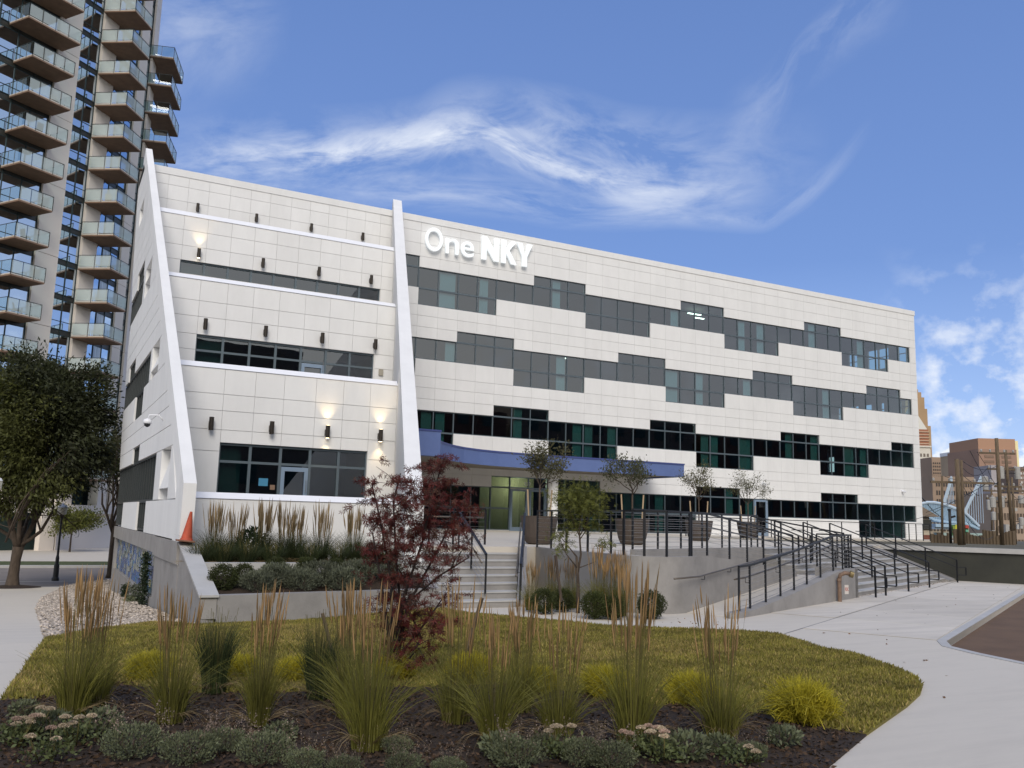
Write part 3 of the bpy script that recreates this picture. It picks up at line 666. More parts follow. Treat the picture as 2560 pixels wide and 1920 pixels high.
# wall sconces: up-and-down cylinders on a small bracket
def sconce(p, lit):
    r = thing('wall_sconce', tuple(p), '', 'wall lamp', 'cylinder lamps on the terraced wing')
    MB().lathe([(0.068,-0.21),(0.076,-0.21),(0.076,0.21),(0.068,0.21)], (p[0],p[1]-0.17,p[2]), 16).build('shade', BRONZE, r, smooth=False)
    MB().box(p[0]-0.06,p[0]+0.06,p[1]-0.10,p[1],p[2]-0.12,p[2]+0.08).build('bracket', BRONZE, r)
    if lit:
        for s_, e_ in ((1, lit[0]), (-1, lit[1])):
            MB().lathe([(0.06,0.0),(0.06,0.004)], (p[0],p[1]-0.17,p[2]+s_*0.213-(0.004 if s_<0 else 0)), 12).build('lens', LAMPW, r)
            ld = bpy.data.lights.new('sconce_beam', 'SPOT'); ld.energy = e_; ld.color = (1,0.72,0.36); ld.spot_size = math.radians(84); ld.spot_blend = 0.9; ld.shadow_soft_size = 0.04
            lo_ = bpy.data.objects.new('sconce_beam', ld); C.objects.link(lo_); lo_.parent = r; lo_.location = (0,-0.17,s_*0.23); 
            lo_.rotation_euler = (math.radians(180), 0, 0) if s_ > 0 else (0,0,0)
    return r
rows_l = {4: (17.09, [-11.96,-9.08,-6.23,-3.41]), 3: (13.2, [-12.45,-9.70,-7.15,-4.64]), 2: (9.1, [-12.65,-10.41,-8.17,-5.95]), 1: (4.9, [-12.94,-11.03,-9.16,-7.28])}
nm = {4: 'topmost', 3: 'second highest', 2: 'third highest', 1: 'lowest'}; pos = ['leftmost','second from left','third from left','rightmost']
for k, (z, xs_) in rows_l.items():
    for i, x in enumerate(xs_):
        lit = (26, 7) if (k, i) == (3, 0) else ((30, 24) if (k == 1 and i >= 2) else None)
        r = sconce((x, TY[k]-0.001, z), lit)
        r['label'] = f"{'lit' if lit else 'unlit'} dark bronze cylinder lamp, {pos[i]} in the {nm[k]} row"
# illuminated sign
def letter_part(name, polys, x0, parent, base_z, depth=0.12, y=-0.20):
    for poly in polys:
        pass
sign = thing('roof_sign', (0.35, 0, 16.9), 'white lit letters spelling One NKY high on the front wall', 'sign')
sx0 = at(*prj((960,480,.1809), 560, 800), Y=-0.2)[0]; SIGN_Z = 16.75
def font_letter(ch, x, z, size, off, par, mat_, sx=1.0):
    cu = bpy.data.curves.new('letter', 'FONT'); cu.body = ch; cu.size = size; cu.extrude = 0.06; cu.offset = off; cu.resolution_u = 6
    o = bpy.data.objects.new('t', cu); C.objects.link(o); dg = bpy.context.evaluated_depsgraph_get(); me = bpy.data.meshes.new_from_object(o.evaluated_get(dg)); bpy.data.objects.remove(o)
    M_ = Matrix(((sx,0,0,0),(0,0,-1,0),(0,1,0,0),(0,0,0,1))); me.transform(M_); me.materials.clear(); me.materials.append(mat_)
    v = np.array([q.co for q in me.vertices]); c = Vector((x-v[:,0].min(), -0.2, z)); me.name = 'letter'
    link('letter', me, c, par); return x+(v[:,0].max()-v[:,0].min())
def pix(x, y): p = at(*prj((980,480,.3255), x, y), Y=-0.2); return p[0], p[2]
# O n e : left edge and widths measured on the wall
lx, lz = pix(255, 510)
for ch, (xl, yb), (xr_, _), hh in [('O',(250,500),(383,0),1.62),('n',(406,540),(505,0),1.62),('e',(525,570),(622,0),1.62)]:
    x, z = pix(xl, yb); x2 = pix(xr_, yb+15)[0]
    cu_w = {'O': 0.79, 'n': 0.55, 'e': 0.56}[ch]
    zb = 16.98
    n0 = len(sign.children); xe = font_letter(ch, x, zb, 1.92, 0.006, sign, LETTER)
    o = sign.children[-1] if False else [q for q in sign.children][-1]
    vs = [q.co.x for q in o.data.vertices]; w0 = max(vs)-min(vs); sc = (x2-x)/w0
    for q in o.data.vertices: q.co.x = min(vs)+(q.co.x-min(vs))*sc
def bold(name, polys, x, w, zb, h):
    mb = MB()
    for poly in polys: mb.prism([(x+a*w, -0.26, zb+b*h) for a, b in poly], (0, 0.12, 0))
    return mb.build('letter', LETTER, sign)
x, z = pix(684, 590); x2 = pix(815, 610)[0]; ZB = 16.98; HH = 1.40
bold('N', [[(0,0),(0.27,0),(0.27,1),(0,1)], [(0.73,0),(1,0),(1,1),(0.73,1)], [(0.275,1),(0.275,0.52),(0.725,0),(0.725,0.48)]], x, x2-x, ZB, HH)
x = pix(836, 610)[0]; x2 = pix(948, 630)[0]
bold('K', [[(0,0),(0.3,0),(0.3,1),(0,1)], [(0.305,0.38),(0.305,0.62),(0.66,1),(1.02,1)], [(0.45,0.66),(0.32,0.46),(0.68,0),(1.06,0)]], x, (x2-x)*0.98, ZB, HH)
x = pix(952, 640)[0]; x2 = pix(1072, 640)[0]
bold('Y', [[(0.36,0),(0.66,0),(0.66,0.42),(0.36,0.42)], [(0.36,0.425),(0.53,0.425),(0.33,1),(0,1)], [(0.53,0.425),(0.66,0.425),(1.0,1),(0.68,1)]], x, x2-x, ZB, HH)
# canopy over the entrance
can = thing('entrance_canopy', (4, -3.5, 4.85), 'curved blue metal canopy over the glazed entrance', 'canopy')
CP = [(-2.1,-8.4),(-1.3,-7.2),(-0.3,-6.0),(0.8,-5.05),(2.0,-4.4),(3.3,-4.0),(5.0,-3.8),(8.0,-3.75),(15.4,-3.8)]
import bisect
mb = MB(); sf = MB(); cp_ = MB()
for (a, b) in zip(CP[:-1], CP[1:]):
    mb.hexa([(*a,4.86),(*b,4.86),(b[0],b[1]+0.15,4.86),(a[0],a[1]+0.15,4.86),(*a,5.55),(*b,5.55),(b[0],b[1]+0.15,5.55),(a[0],a[1]+0.15,5.55)])
    cp_.hexa([(a[0],a[1]-0.03,5.55),(b[0],b[1]-0.03,5.55),(b[0],b[1]+0.25,5.55),(a[0],a[1]+0.25,5.55),(a[0],a[1]-0.03,5.64),(b[0],b[1]-0.03,5.64),(b[0],b[1]+0.25,5.64),(a[0],a[1]+0.25,5.64)])
    sf.hexa([(a[0],a[1]+0.16,4.95),(b[0],b[1]+0.16,4.95),(b[0],-0.01,4.95),(a[0],-0.01,4.95),(a[0],a[1]+0.16,5.5),(b[0],b[1]+0.16,5.5),(b[0],-0.01,5.5),(a[0],-0.01,5.5)])
mb.box(15.4,15.5,-3.8,-0.01,4.86,5.55); cp_.box(15.38,15.53,-3.83,-0.01,5.55,5.64)
mb.build('fascia', BLUEC, can); cp_.build('coping', mat('navy_coping', (0.05,0.07,0.22), 0.45), can); sf.build('soffit', SOFFIT, can)
MB().box(finX(-8.6)+0.02,-2.1,-8.9,-8.4,4.82,5.9).build('end_block', BLUEC, can); MB().box(finX(-8.6)+0.02,-2.08,-8.93,-8.38,5.9,5.98).build('end_coping', MATS['navy_coping'], can)
MB().box(finX(-8.6)+0.02,-2.1,-8.4,-0.01,4.96,5.5).build('soffit', SOFFIT, can)
MB().lathe([(0.29,0.0),(0.29,3.5)], (7.62,-2.2,1.46), 28).build('column', STUCCO, can, smooth=False)
# street number on the transom
num = thing('street_number', (6.9,0.0,4.2), 'white street number 209 on the glass above the entrance doors', 'number')
cu = bpy.data.curves.new('digits','FONT'); cu.body = '209'; cu.size = 0.30; cu.extrude = 0.004; to = bpy.data.objects.new('t', cu); C.objects.link(to)
dg = bpy.context.evaluated_depsgraph_get(); me = bpy.data.meshes.new_from_object(to.evaluated_get(dg)); bpy.data.objects.remove(to)
me.transform(Matrix(((1,0,0,0),(0,0,-1,0),(0,1,0,0),(0,0,0,1)))); me.materials.clear(); me.materials.append(CAPW); me.name='digits'
p = at(*prj((1020,1040,.1929), 1508, 902), Y=0.05); link('digits', me, (p[0], 0.10, p[2]), num)
# security cameras, fire bell box
def dome_cam(p, label, side):
    r = thing('security_camera', tuple(p), label, 'camera', 'white security cameras on the walls'); d = Vector((-1,0,0)) if side else Vector((0,-1,0)); P = Vector(p)
    MB().tube([P, P+d*0.12+Vector((0,0,0.14)), P+d*0.38+Vector((0,0,0.13)), P+d*0.42], 0.02, 7).build('arm', CAPW, r, smooth=True)
    q = P+d*0.42; MB().lathe([(0.02,0.02),(0.11,-0.02),(0.12,-0.13)], tuple(q), 14).build('housing', CAPW, r, smooth=True)
    MB().lathe([(0.09,-0.13),(0.08,-0.19),(0.03,-0.23)], tuple(q), 12).build('dome', BLACKM, r, smooth=True)
dome_cam((XL_O, -17.3, 4.75), 'white dome camera on the side wall between the window groups', True)
def bullet(p, label):
    r = thing('security_camera', tuple(p), label, 'camera', 'white security cameras on the walls')
    MB().tube([(p[0],p[1]-0.05,p[2]),(p[0],p[1]-0.35,p[2]-0.05)], 0.07, 10).build('housing', CAPW, r); MB().box(p[0]-0.09,p[0]+0.09,p[1]-0.05,p[1],p[2]-0.09,p[2]+0.09).build('mount', CAPW, r)
bullet((at(*prj((1640,1060,.3617),735,415),Y=0)[0], 0, at(*prj((1640,1060,.3617),735,415),Y=0)[2]), 'small grey flood lamp camera on the front wall above the side door')
bullet((at(*prj((1640,1060,.3617),1700,465),Y=0)[0], 0, at(*prj((1640,1060,.3617),1700,465),Y=0)[2]), 'white bullet camera near the right corner of the front wall')
p = at(*prj(cA,1912,1580), Y=-10.6); tag(MB().box(p[0]-0.09,p[0]+0.09,-10.66,-10.6,p[2]-0.13,p[2]+0.13).build('alarm_box', mat('beige_alarm', (0.35,0.32,0.26), 0.6)), 'small beige alarm box right of the third terrace glazing', 'alarm box')
# glazed tile mural in the plinth
mural = thing('tile_mural', (XL_O+0.1, -11, -0.32), 'blue glazed tile mural with pale star shapes set in the side plinth', 'mural')
TM = [mat('mural_tile_%s' % n_, c_, 0.25, var=0.35, vscale=5, bump=0.2, bscale=20) for n_, c_ in [('cobalt',(0.02,0.06,0.20)),('azure',(0.04,0.13,0.34)),('pale',(0.28,0.30,0.28)),('yellow',(0.36,0.33,0.12)),('teal',(0.03,0.12,0.18))]]
y = -17.96; r_ = random.Random(5)
while y < -3.6:
    z = -0.30; w_ = 0.42
    while z < 0.92:
        h_ = 0.17+0.08*r_.random(); h_ = min(h_, 0.94-z); mi = r_.choices(range(5), [4,4,2.6,0.8,1.5])[0]
        if h_ > 0.03: MB().box(XL_O+0.11+0.012*r_.random(), XL_O+0.129, y+0.008, min(y+w_,-3.42)-0.008, z+0.006, z+h_-0.006).build('tile', TM[mi], mural)
        z += h_
    y += w_
sm = MB()
sm = None
for k in range(26):   # raised star and leaf shapes
    cy, cz, R_ = -17.4+13*r_.random(), -0.1+0.8*r_.random(), 0.10+0.12*r_.random(); pts = []
    for q in range(10): a = math.pi*q/5+r_.random()*0.2; rr_ = R_*(1 if q%2 else 0.42); pts.append((XL_O+0.095, cy+1.3*rr_*math.sin(a), cz+rr_*math.cos(a)))
    MB().prism(pts, (0.014,0,0)).build('relief', [TM[2]], mural)
for k in range(30):
    pass
# ================================================================== PLANTERS LEFT
pl = thing('terraced_planter', (-11.8,-24.5,0), 'low two step concrete planter in front of the terraced wing', 'planter')
MB().prism([(-14.52,-26.25,-0.6),(-14.22,-26.2,-0.6),(-14.22,-22.9,-0.6),(-14.52,-22.9,-0.6)], (0,0,0.6)).build('wall_base', CONC, pl)
def cheek(x0,x1,prof,name,m,par): MB().prism([(x0,y,z) for y,z in prof], (x1-x0,0,0)).build(name, m, par)
cheek(-14.52,-14.2,[(-26.25,0.0),(-26.25,0.42),(-22.78,1.34),(-22.78,0.0)],'cheek_wall',CONC,pl)
cheek(-14.56,-14.17,[(-26.3,0.425),(-26.3,0.47),(-22.78,1.39),(-22.78,1.345)],'coping',CONCL,pl)
MB().hexa([(-14.19,-26.25,-0.3),(-9.2,-25.35,-0.3),(-9.2,-25.1,-0.3),(-14.19,-26.0,-0.3),(-14.19,-26.25,0.46),(-9.2,-25.35,0.46),(-9.2,-25.1,0.46),(-14.19,-26.0,0.46)]).build('front_wall', CONC, pl)
MB().box(-14.19,-8.95,-24.3,-24.05,0.2,1.0).build('step_wall', CONCL, pl)
MB().hexa([(-9.19,-25.35,0),(-8.95,-25.3,0),(-8.75,-23.2,0),(-8.99,-23.2,0),(-9.19,-25.35,0.47),(-8.95,-25.3,0.47),(-8.75,-23.2,1.0),(-8.99,-23.2,1.0)]).build('end_wall', CONC, pl)
tag(MB().hexa([(-14.18,-25.99,0.2),(-9.2,-25.09,0.2),(-9.0,-24.31,0.2),(-14.18,-24.31,0.2),(-14.18,-25.99,0.38),(-9.2,-25.09,0.38),(-9.0,-24.31,0.72),(-14.18,-24.31,0.72)]).build('planter_soil', SOIL), kind='structure')
tag(MB().prism([(-14.18,-24.04,0.6),(-8.99,-24.04,0.6),(-8.4,-20.9,0.6),(-14.18,-20.9,0.6)],(0,0,0.3)).build('planter_soil', SOIL), kind='structure')
# traffic cone standing on the corner of the planter
cb = at(*prj(K_ if False else (0,1120,.28933), 1600, 812), Y=-22.95)
cone = thing('traffic_cone', (cb[0], -22.95, 1.40), 'faded orange traffic cone tilted on the planter wall corner', 'traffic cone')
CO = mat('faded_orange_rubber', (0.42,0.07,0.03), 0.7, var=0.25, vscale=6); CO2 = mat('dirty_rubber', (0.22,0.10,0.06), 0.8, var=0.3, vscale=8)
MB().lathe([(0.15,0.0),(0.135,0.04),(0.125,0.05),(0.03,0.66),(0.022,0.665)], (cb[0]+0.02,-22.95,1.45), 20).build('cone_body', CO, cone, smooth=False)
bb = MB(); bb.box(cb[0]-0.2,cb[0]+0.2,-23.15,-22.75,1.41,1.45); bb.build('cone_base', CO2, cone, bevel=0.015)
cone.rotation_euler = (0, math.radians(5), 0)
# ================================================================== RAISED PLAZA, RAMP, STEPS (local axes u along the steps, n towards the building)
OX, OY, UX, UY = -3.0, -28.9, 0.9063, 0.4226
def Pn(u, n, z=0.0): return (OX+u*UX-n*UY, OY+u*UY+n*UX, z)
def dz(y): return 1.3+0.0095*(min(y,-5)+27)
def block(name, pts, z0, z1s, m, parent=None, kind=None):
    n = len(pts); z1s = z1s if isinstance(z1s, (list,tuple)) else [z1s]*n; z0s = z0 if isinstance(z0,(list,tuple)) else [z0]*n
    v = [(p[0],p[1],a) for p, a in zip(pts, z0s)]+[(p[0],p[1],a) for p, a in zip(pts, z1s)]
    f = [tuple(range(n-1,-1,-1)), tuple(range(n,2*n))]+[(i,(i+1)%n,n+(i+1)%n,n+i) for i in range(n)]
    o = MB().add(v, f).build(name, m, parent)
    if kind: tag(o, kind=kind)
    return o
WALLP = [(-4.3,-21.6),(-4.7,-23.9),(-4.78,-26.2),(-4.95,-27.0),(-4.7,-27.5),(-4.2,-27.72),(-3.7,-27.70),(-3.2,-27.5)]
deck = [(-1.3,0.03),(finX(-20)+0.06,-20),(finX(-21.9)+0.06,-21.95),(-5.0,-21.95)]+[(-4.25,-21.6),(-4.55,-23.9),(-4.6,-26.2),(-4.7,-26.9),(-4.5,-27.25),(-4.1,-27.42),(-3.7,-27.42),(-3.4,-27.32)]+[Pn(0.35,1.6)[:2],Pn(0.3,2.95)[:2],Pn(8.9,3.03)[:2],Pn(22,3.03)[:2],Pn(23.4,3.03)[:2],Pn(23.4,14)[:2],(XE+4,-3),(XE+4,0.03)]
block('plaza_deck', deck, -0.5, [dz(p[1]) for p in deck], WALK, kind='structure')
block('upper_ground', [Pn(23.45,-14)[:2],Pn(80,-14)[:2],Pn(80,40)[:2],(XE+4,30),(XE+4.01,-3.0),Pn(23.45,14)[:2]], -0.5, 1.40, EARTH, kind='structure')
# left steps: eight risers between the fin and the flared cheek wall
st = thing('front_steps', (-6.8,-23.6,0), 'short flight of concrete steps left of the planted bed', 'steps')
nr = 8
for i in range(nr-1):
    y0 = -25.4+i*0.49; z1 = dz(-22)*(i+1)/nr; t_ = i/(nr-1)
    xr0 = -6.95+(y0+25.4)*(1.9/3.45); 
    o = block('step', [(-9.0,y0),(xr0,y0),(xr0+0.28,y0+0.5),(-9.0,y0+0.5)], -0.2, z1-0.035, CONC, st)  # shade on the risers put into the darker body concrete; treads stay pale
    block('tread', [(-9.0,y0-0.02),(xr0,y0-0.02),(xr0+0.28,y0+0.5),(-9.0,y0+0.5)], z1-0.033, z1, CONCL, o)
block('cheek_wall', [(-6.93,-25.4),(-6.72,-25.5),(-4.75,-21.9),(-5.0,-21.93)], -0.2, [0.18,0.18,dz(-22)+0.02,dz(-22)+0.02], CONC, st)
# retaining wall along the ramp, curving round the planted bed
rw = thing('retaining_wall', (-3,-26,0), 'curved grey concrete retaining wall below the plaza railing', 'wall')
def thickwall(name, pts, tops, thick, par, m=CONC, z0=-0.2, side=1):
    n = len(pts); inn_ = []
    for i, p in enumerate(pts):
        a = Vector(pts[max(i-1,0)][:2]); b = Vector(pts[min(i+1,n-1)][:2]); d = (b-a).normalized(); inn_.append((p[0]-d.y*thick*side, p[1]+d.x*thick*side))
    v = []
    for p, q, t_ in zip(pts, inn_, tops): v += [(p[0],p[1],z0),(p[0],p[1],t_),(q[0],q[1],t_),(q[0],q[1],z0)]
    f = [(0,1,2,3),(4*n-1,4*n-2,4*n-3,4*n-4)]
    for i in range(n-1):
        a = 4*i
        for k in range(4): f.append((a+k, a+4+k, a+4+(k+1)%4, a+(k+1)%4))
    return MB().add(v, f).build(name, m, par)
def chaikin(P, it=2):
    for _ in range(it):
        Q = [P[0]]
        for a, b in zip(P[:-1], P[1:]): Q += [tuple(a[i]*0.75+b[i]*0.25 for i in range(len(a))), tuple(a[i]*0.25+b[i]*0.75 for i in range(len(a)))]
        P = Q+[P[-1]]
    return P
mid = [Pn(u, 1.38)[:2] for u in (1.2, 3, 4.5, 6, 7.8)]
wtop = [1.34]*len(WALLP)+[1.34,1.22,1.08,0.95,0.80]
cw_ = chaikin([(*p, t_) for p, t_ in zip(WALLP+mid, wtop)], 2)
thickwall('wall', [p[:2] for p in cw_], [p[2] for p in cw_], 0.22, rw)
# ramp, landing and low front wall
rp_ = thing('access_ramp', Pn(4,0.8), 'switchback concrete access ramp with low sloping kerb wall', 'ramp')
block('lower_lane', [Pn(0,0.24)[:2],Pn(7.8,0.24)[:2],Pn(7.8,1.4)[:2],Pn(0.2,1.4)[:2]], -0.1, [0.01,0.62,0.62,0.01], WALK, rp_)
block('landing', [Pn(7.8,0.24)[:2],Pn(9.0,0.24)[:2],Pn(9.0,3.0)[:2],Pn(7.8,3.0)[:2]], -0.1, 0.62, WALK, rp_)
block('upper_lane', [Pn(0.3,1.6)[:2],Pn(7.8,1.6)[:2],Pn(7.8,2.9)[:2],Pn(0.3,2.9)[:2]], -0.1, [1.3,0.62,0.62,1.3], WALK, rp_)
thickwall('kerb_wall', [Pn(0.3,2.88)[:2],Pn(4,2.88)[:2],Pn(8.9,2.88)[:2]], [1.45,1.45,1.45], 0.14, rp_)
nose = [Pn(0.25,0.26)[:2],Pn(-0.1,0.22)[:2],Pn(-0.25,0.08)[:2],Pn(-0.1,-0.03)[:2],Pn(0.25,-0.05)[:2]]
block('kerb_nose', nose[::-1], -0.1, 0.13, CONC, rp_)
lw = [(0.25,0.13),(1.0,0.15),(3,0.34),(5,0.56),(7.3,0.86),(9.2,0.90)]
thickwall('kerb_wall', [Pn(u,-0.05)[:2] for u,_ in lw], [z for _,z in lw], 0.30, rp_)
thickwall('kerb_wall', [Pn(9.2,-0.05)[:2],Pn(9.2,0.6)[:2],Pn(9.2,1.2)[:2]], [0.90,0.90,0.90], 0.28, rp_)
# wide steps
ws = thing('plaza_steps', Pn(15,1.5), 'broad flight of nine concrete steps up to the plaza', 'steps')
NR = 9; TR = 0.36
for i in range(NR-1):
    n0 = 0.12+i*TR; z1 = 1.37*(i+1)/NR
    o = block('step', [Pn(9.21,n0)[:2],Pn(22.0,n0)[:2],Pn(22.0,n0+TR+0.01)[:2],Pn(9.21,n0+TR+0.01)[:2]], -0.2, z1-0.035, CONC, ws)  # darker body concrete stands in for the shade on the upright faces
    block('tread', [Pn(9.21,n0-0.02)[:2],Pn(22.0,n0-0.02)[:2],Pn(22.0,n0+TR+0.01)[:2],Pn(9.21,n0+TR+0.01)[:2]], z1-0.033, z1, CONCL, o)
    
block('step', [Pn(9.0,3.0)[:2],Pn(22.0,3.0)[:2],Pn(22.0,3.5)[:2],Pn(9.0,3.5)[:2]], -0.2, [1.365,1.385,1.39,1.38], CONC, ws); block('tread', [Pn(9.0,2.98)[:2],Pn(22.0,2.98)[:2],Pn(22.0,3.5)[:2],Pn(9.0,3.5)[:2]], [1.367,1.387,1.392,1.382], [1.395,1.415,1.42,1.41], CONCL, ws)
block('side_wall', [Pn(22.005,-0.05)[:2],Pn(23.4,-0.05)[:2],Pn(23.4,3.4)[:2],Pn(22.005,3.4)[:2]], -0.2, [0.08,0.08,1.43,1.43], CONC, ws)
dk = thing('dark_wall', Pn(23.4,-4), 'dark painted retaining wall with pale coping right of the broad steps', 'wall')
block('wall', [Pn(23.4,-14)[:2],Pn(23.62,-14)[:2],Pn(23.62,3.3)[:2],Pn(23.4,3.3)[:2]], -0.3, 1.25, mat('dark_green_paint', (0.035,0.035,0.026), 0.7, var=0.25, vscale=0.8), dk)
block('coping', [Pn(23.3,-14)[:2],Pn(23.8,-14)[:2],Pn(23.8,6)[:2],Pn(23.3,6)[:2]], 1.255, 1.46, CONCL, dk)
# fire department connection on the low wall
fp = Pn(7.0,-0.16)
fdc = thing('fire_connection', fp, 'short rusty standpipe with elbow and small tag by the low wall', 'standpipe')
RUST = mat('rusty_pipe', (0.20,0.13,0.09), 0.7, var=0.3, vscale=8)
MB().lathe([(0.058,0.0),(0.058,0.58),(0.068,0.6),(0.068,0.68)], fp, 16).build('riser', RUST, fdc, smooth=False)
q0 = Vector(fp); MB().tube([q0+Vector((0,0,0.66)), q0+Vector((0.03,-0.02,0.78)), q0+Vector((0.14,-0.10,0.84)), q0+Vector((0.24,-0.18,0.82))], [0.055,0.06,0.06,0.06], 12).build('elbow', RUST, fdc, smooth=True)
MB().tube([q0+Vector((0.24,-0.18,0.82)), q0+Vector((0.32,-0.24,0.79))], [0.095,0.095], 14).build('brass_cap', mat('dull_brass', (0.22,0.17,0.08), 0.45, metal=0.6), fdc)
tgm = MB().box(-0.09,0.09,-0.006,0,0,0.26).build('tag_plate', mat('white_tag', (0.6,0.55,0.5), 0.6), fdc, origin=(0,0,0)); tgm.location = Vector((0.10,-0.17,0.24)); tgm.rotation_euler = (0,0,0.1)
cu = bpy.data.curves.new('t','FONT'); cu.body = 'FDC'; cu.size = 0.1; cu.align_x = 'CENTER'; cu.extrude = 0.002; to = bpy.data.objects.new('t', cu); C.objects.link(to)
dg = bpy.context.evaluated_depsgraph_get(); me = bpy.data.meshes.new_from_object(to.evaluated_get(dg)); bpy.data.objects.remove(to); me.transform(Matrix(((0.85,0,0,0),(0,0,-1,0),(0,1.4,0,0),(0,0,0,1)))); me.materials.clear(); me.materials.append(mat('red_print',(0.4,0.04,0.03),0.6)); me.name='lettering'
lt = bpy.data.objects.new('lettering', me); C.objects.link(lt); lt.parent = tgm; lt.location = (0,-0.008,0.09)

# ------------------------------------------------------------------ railings
def lerp(a, b, t): return tuple(a[i]+(b[i]-a[i])*t for i in range(3))
def railing(path, label, h=1.07, spacing=1.25, cables=8, hand=None, name='cable_railing', postw=0.05, group='black metal railings', hand_side=1, base_drop=0.0):
    """path: 3d foot line. one thing: posts, top rail, cables, optional steel grab rail on brackets"""
    c = [sum(p[i] for p in path)/len(path) for i in range(3)]
    r = thing(name, c, label, 'railing', group); up = Vector((0,0,1))
    tr = MB()
    for a, b in zip(path[:-1], path[1:]): tr.beam((a[0],a[1],a[2]+h), (b[0],b[1],b[2]+h), 0.055, 0.045)
    tr.build('top_rail', BLACKM, r)
    pts = []
    for k, (a, b) in enumerate(zip(path[:-1], path[1:])):
        Lh = math.dist(a, b); n = max(1, round(Lh/spacing))
        for i in range(n+(1 if k == len(path)-2 else 0)): pts.append((lerp(a, b, i/n), math.atan2(b[1]-a[1], b[0]-a[0])))
    cache = {}
    for p, ang in pts:
        mb = MB().box(-postw/2, postw/2, -0.02, 0.02, -base_drop, h-0.02)
        if 'me' not in cache:
            me = bpy.data.meshes.new('post'); me.from_pydata(mb.v, [], mb.f); me.materials.append(BLACKM); me.update(); cache['me'] = me
        o = link('post', cache['me'], p, r); o.rotation_euler = (0,0,ang)
    if cables:
        cb_ = MB()
        for i in range(cables):
            z = 0.1+(h-0.2)*i/(cables-1)
            for a, b in zip(path[:-1], path[1:]): cb_.tube([(a[0],a[1],a[2]+z),(b[0],b[1],b[2]+z)], 0.0055, 4, caps=False)
        cb_.build('cables', CABLE, r)
    if hand:
        z = hand; tb = []; 
        for i, p in enumerate(path):
            a = path[max(i-1,0)]; b = path[min(i+1,len(path)-1)]; d = Vector((b[0]-a[0],b[1]-a[1],0)).normalized(); s_ = Vector((-d.y,d.x,0))*0.11*hand_side; tb.append(Vector((p[0],p[1],p[2]+z))+s_)
        MB().tube(tb, 0.021, 8).build('grab_rail', STEEL, r, smooth=True)
        for p, ang in pts[1:-1:2]:
            s_ = Vector((-math.sin(ang),math.cos(ang),0))*0.11*hand_side; P = Vector((p[0],p[1],p[2]+z))
            MB().tube([P+s_, P+s_+Vector((0,0,-0.12)), P+Vector((0,0,-0.12))], 0.008, 5).build('bracket', BLACKM, r)
    return r
def z3(p, z): return (p[0], p[1], z)
# guard along the curved wall and down the ramp
inset = [(p[0]+0.1, p[1]+0.03, 1.34) for p in WALLP[:-2]]+[z3(Pn(0.6,1.49),1.34)]
railing([(-4.3,-21.7,1.34)]+inset[1:], 'black cable guard rail round the curved wall above the planted bed', hand=None, spacing=1.3, postw=0.06)
railing([z3(Pn(0.7,1.49),1.34), z3(Pn(1.6,1.49),1.34), z3(Pn(3,1.49),1.22), z3(Pn(7.8,1.49),0.80)], 'black cable rail stepping down the ramp divider wall', hand=0.75, spacing=1.15)
railing([(-6.85,-25.42,0.03),(-6.55,-24.9,0.2),(-4.85,-21.9,1.32)], 'sloping black cable rail up the right side of the short steps', spacing=1.7, cables=7, h=1.0, hand=0.72)
railing([(-7.6,-25.0,0.3),(-7.0,-22.0,1.34)], 'short central handrail with steel tube on the short steps', spacing=1.6, cables=6, h=0.95, hand=0.75)
railing([(finX(-20.6)+0.3,-20.9,dz(-21)),(-6.6,-20.7,dz(-21)),(-5.5,-20.6,dz(-21))], 'black cable guard on the plaza behind the red maple', spacing=1.0, cables=7, hand=0.8)
railing([z3(Pn(0.4,3.0),1.40),z3(Pn(4.5,3.0),1.40),z3(Pn(8.7,3.0),1.40)], 'black cable guard along the plaza edge above the upper ramp', spacing=1.35, hand=None)
railing([z3(Pn(8.9,3.3),1.38),z3(Pn(9.1,0.3),0.62+0.28)], 'sloping cable rail between ramp landing and broad steps', spacing=1.1, cables=8)
railing([z3(Pn(0.35,0.1),0.14),z3(Pn(1.0,0.1),0.16),z3(Pn(3,0.1),0.35),z3(Pn(5,0.1),0.57),z3(Pn(7.3,0.1),0.87),z3(Pn(9.1,0.1),0.91)], 'black cable rail climbing the low front ramp wall', hand=0.72, spacing=0.98, h=1.02)
railing([z3(Pn(9.0,0.15),0.91),z3(Pn(9.0,1.15),0.91)], 'short return rail at the end of the low ramp wall', spacing=0.5, h=1.02)
# wall mounted steel handrail on the curved wall face
hw = thing('wall_handrail', Pn(3,1.3), 'rusty steel tube handrail bracketed to the retaining wall face', 'handrail')
hp = [Vector(Pn(-0.9,1.15,0.86)), Vector(Pn(0.6,1.22,0.86)), Vector(Pn(1.2,1.27,0.90)), Vector(Pn(7.6,1.28,1.44))]
MB().tube(hp, 0.022, 8).build('tube', STEEL, hw, smooth=True)
for u in (1.0,2.6,4.2,5.8,7.2):
    z = 0.88+(u-1.1)*0.086; P = Vector(Pn(u,1.28,z)); MB().tube([P, P+Vector((0,0,-0.1)), Vector(Pn(u,1.38,z-0.1))], 0.009, 5).build('bracket', BLACKM, hw)
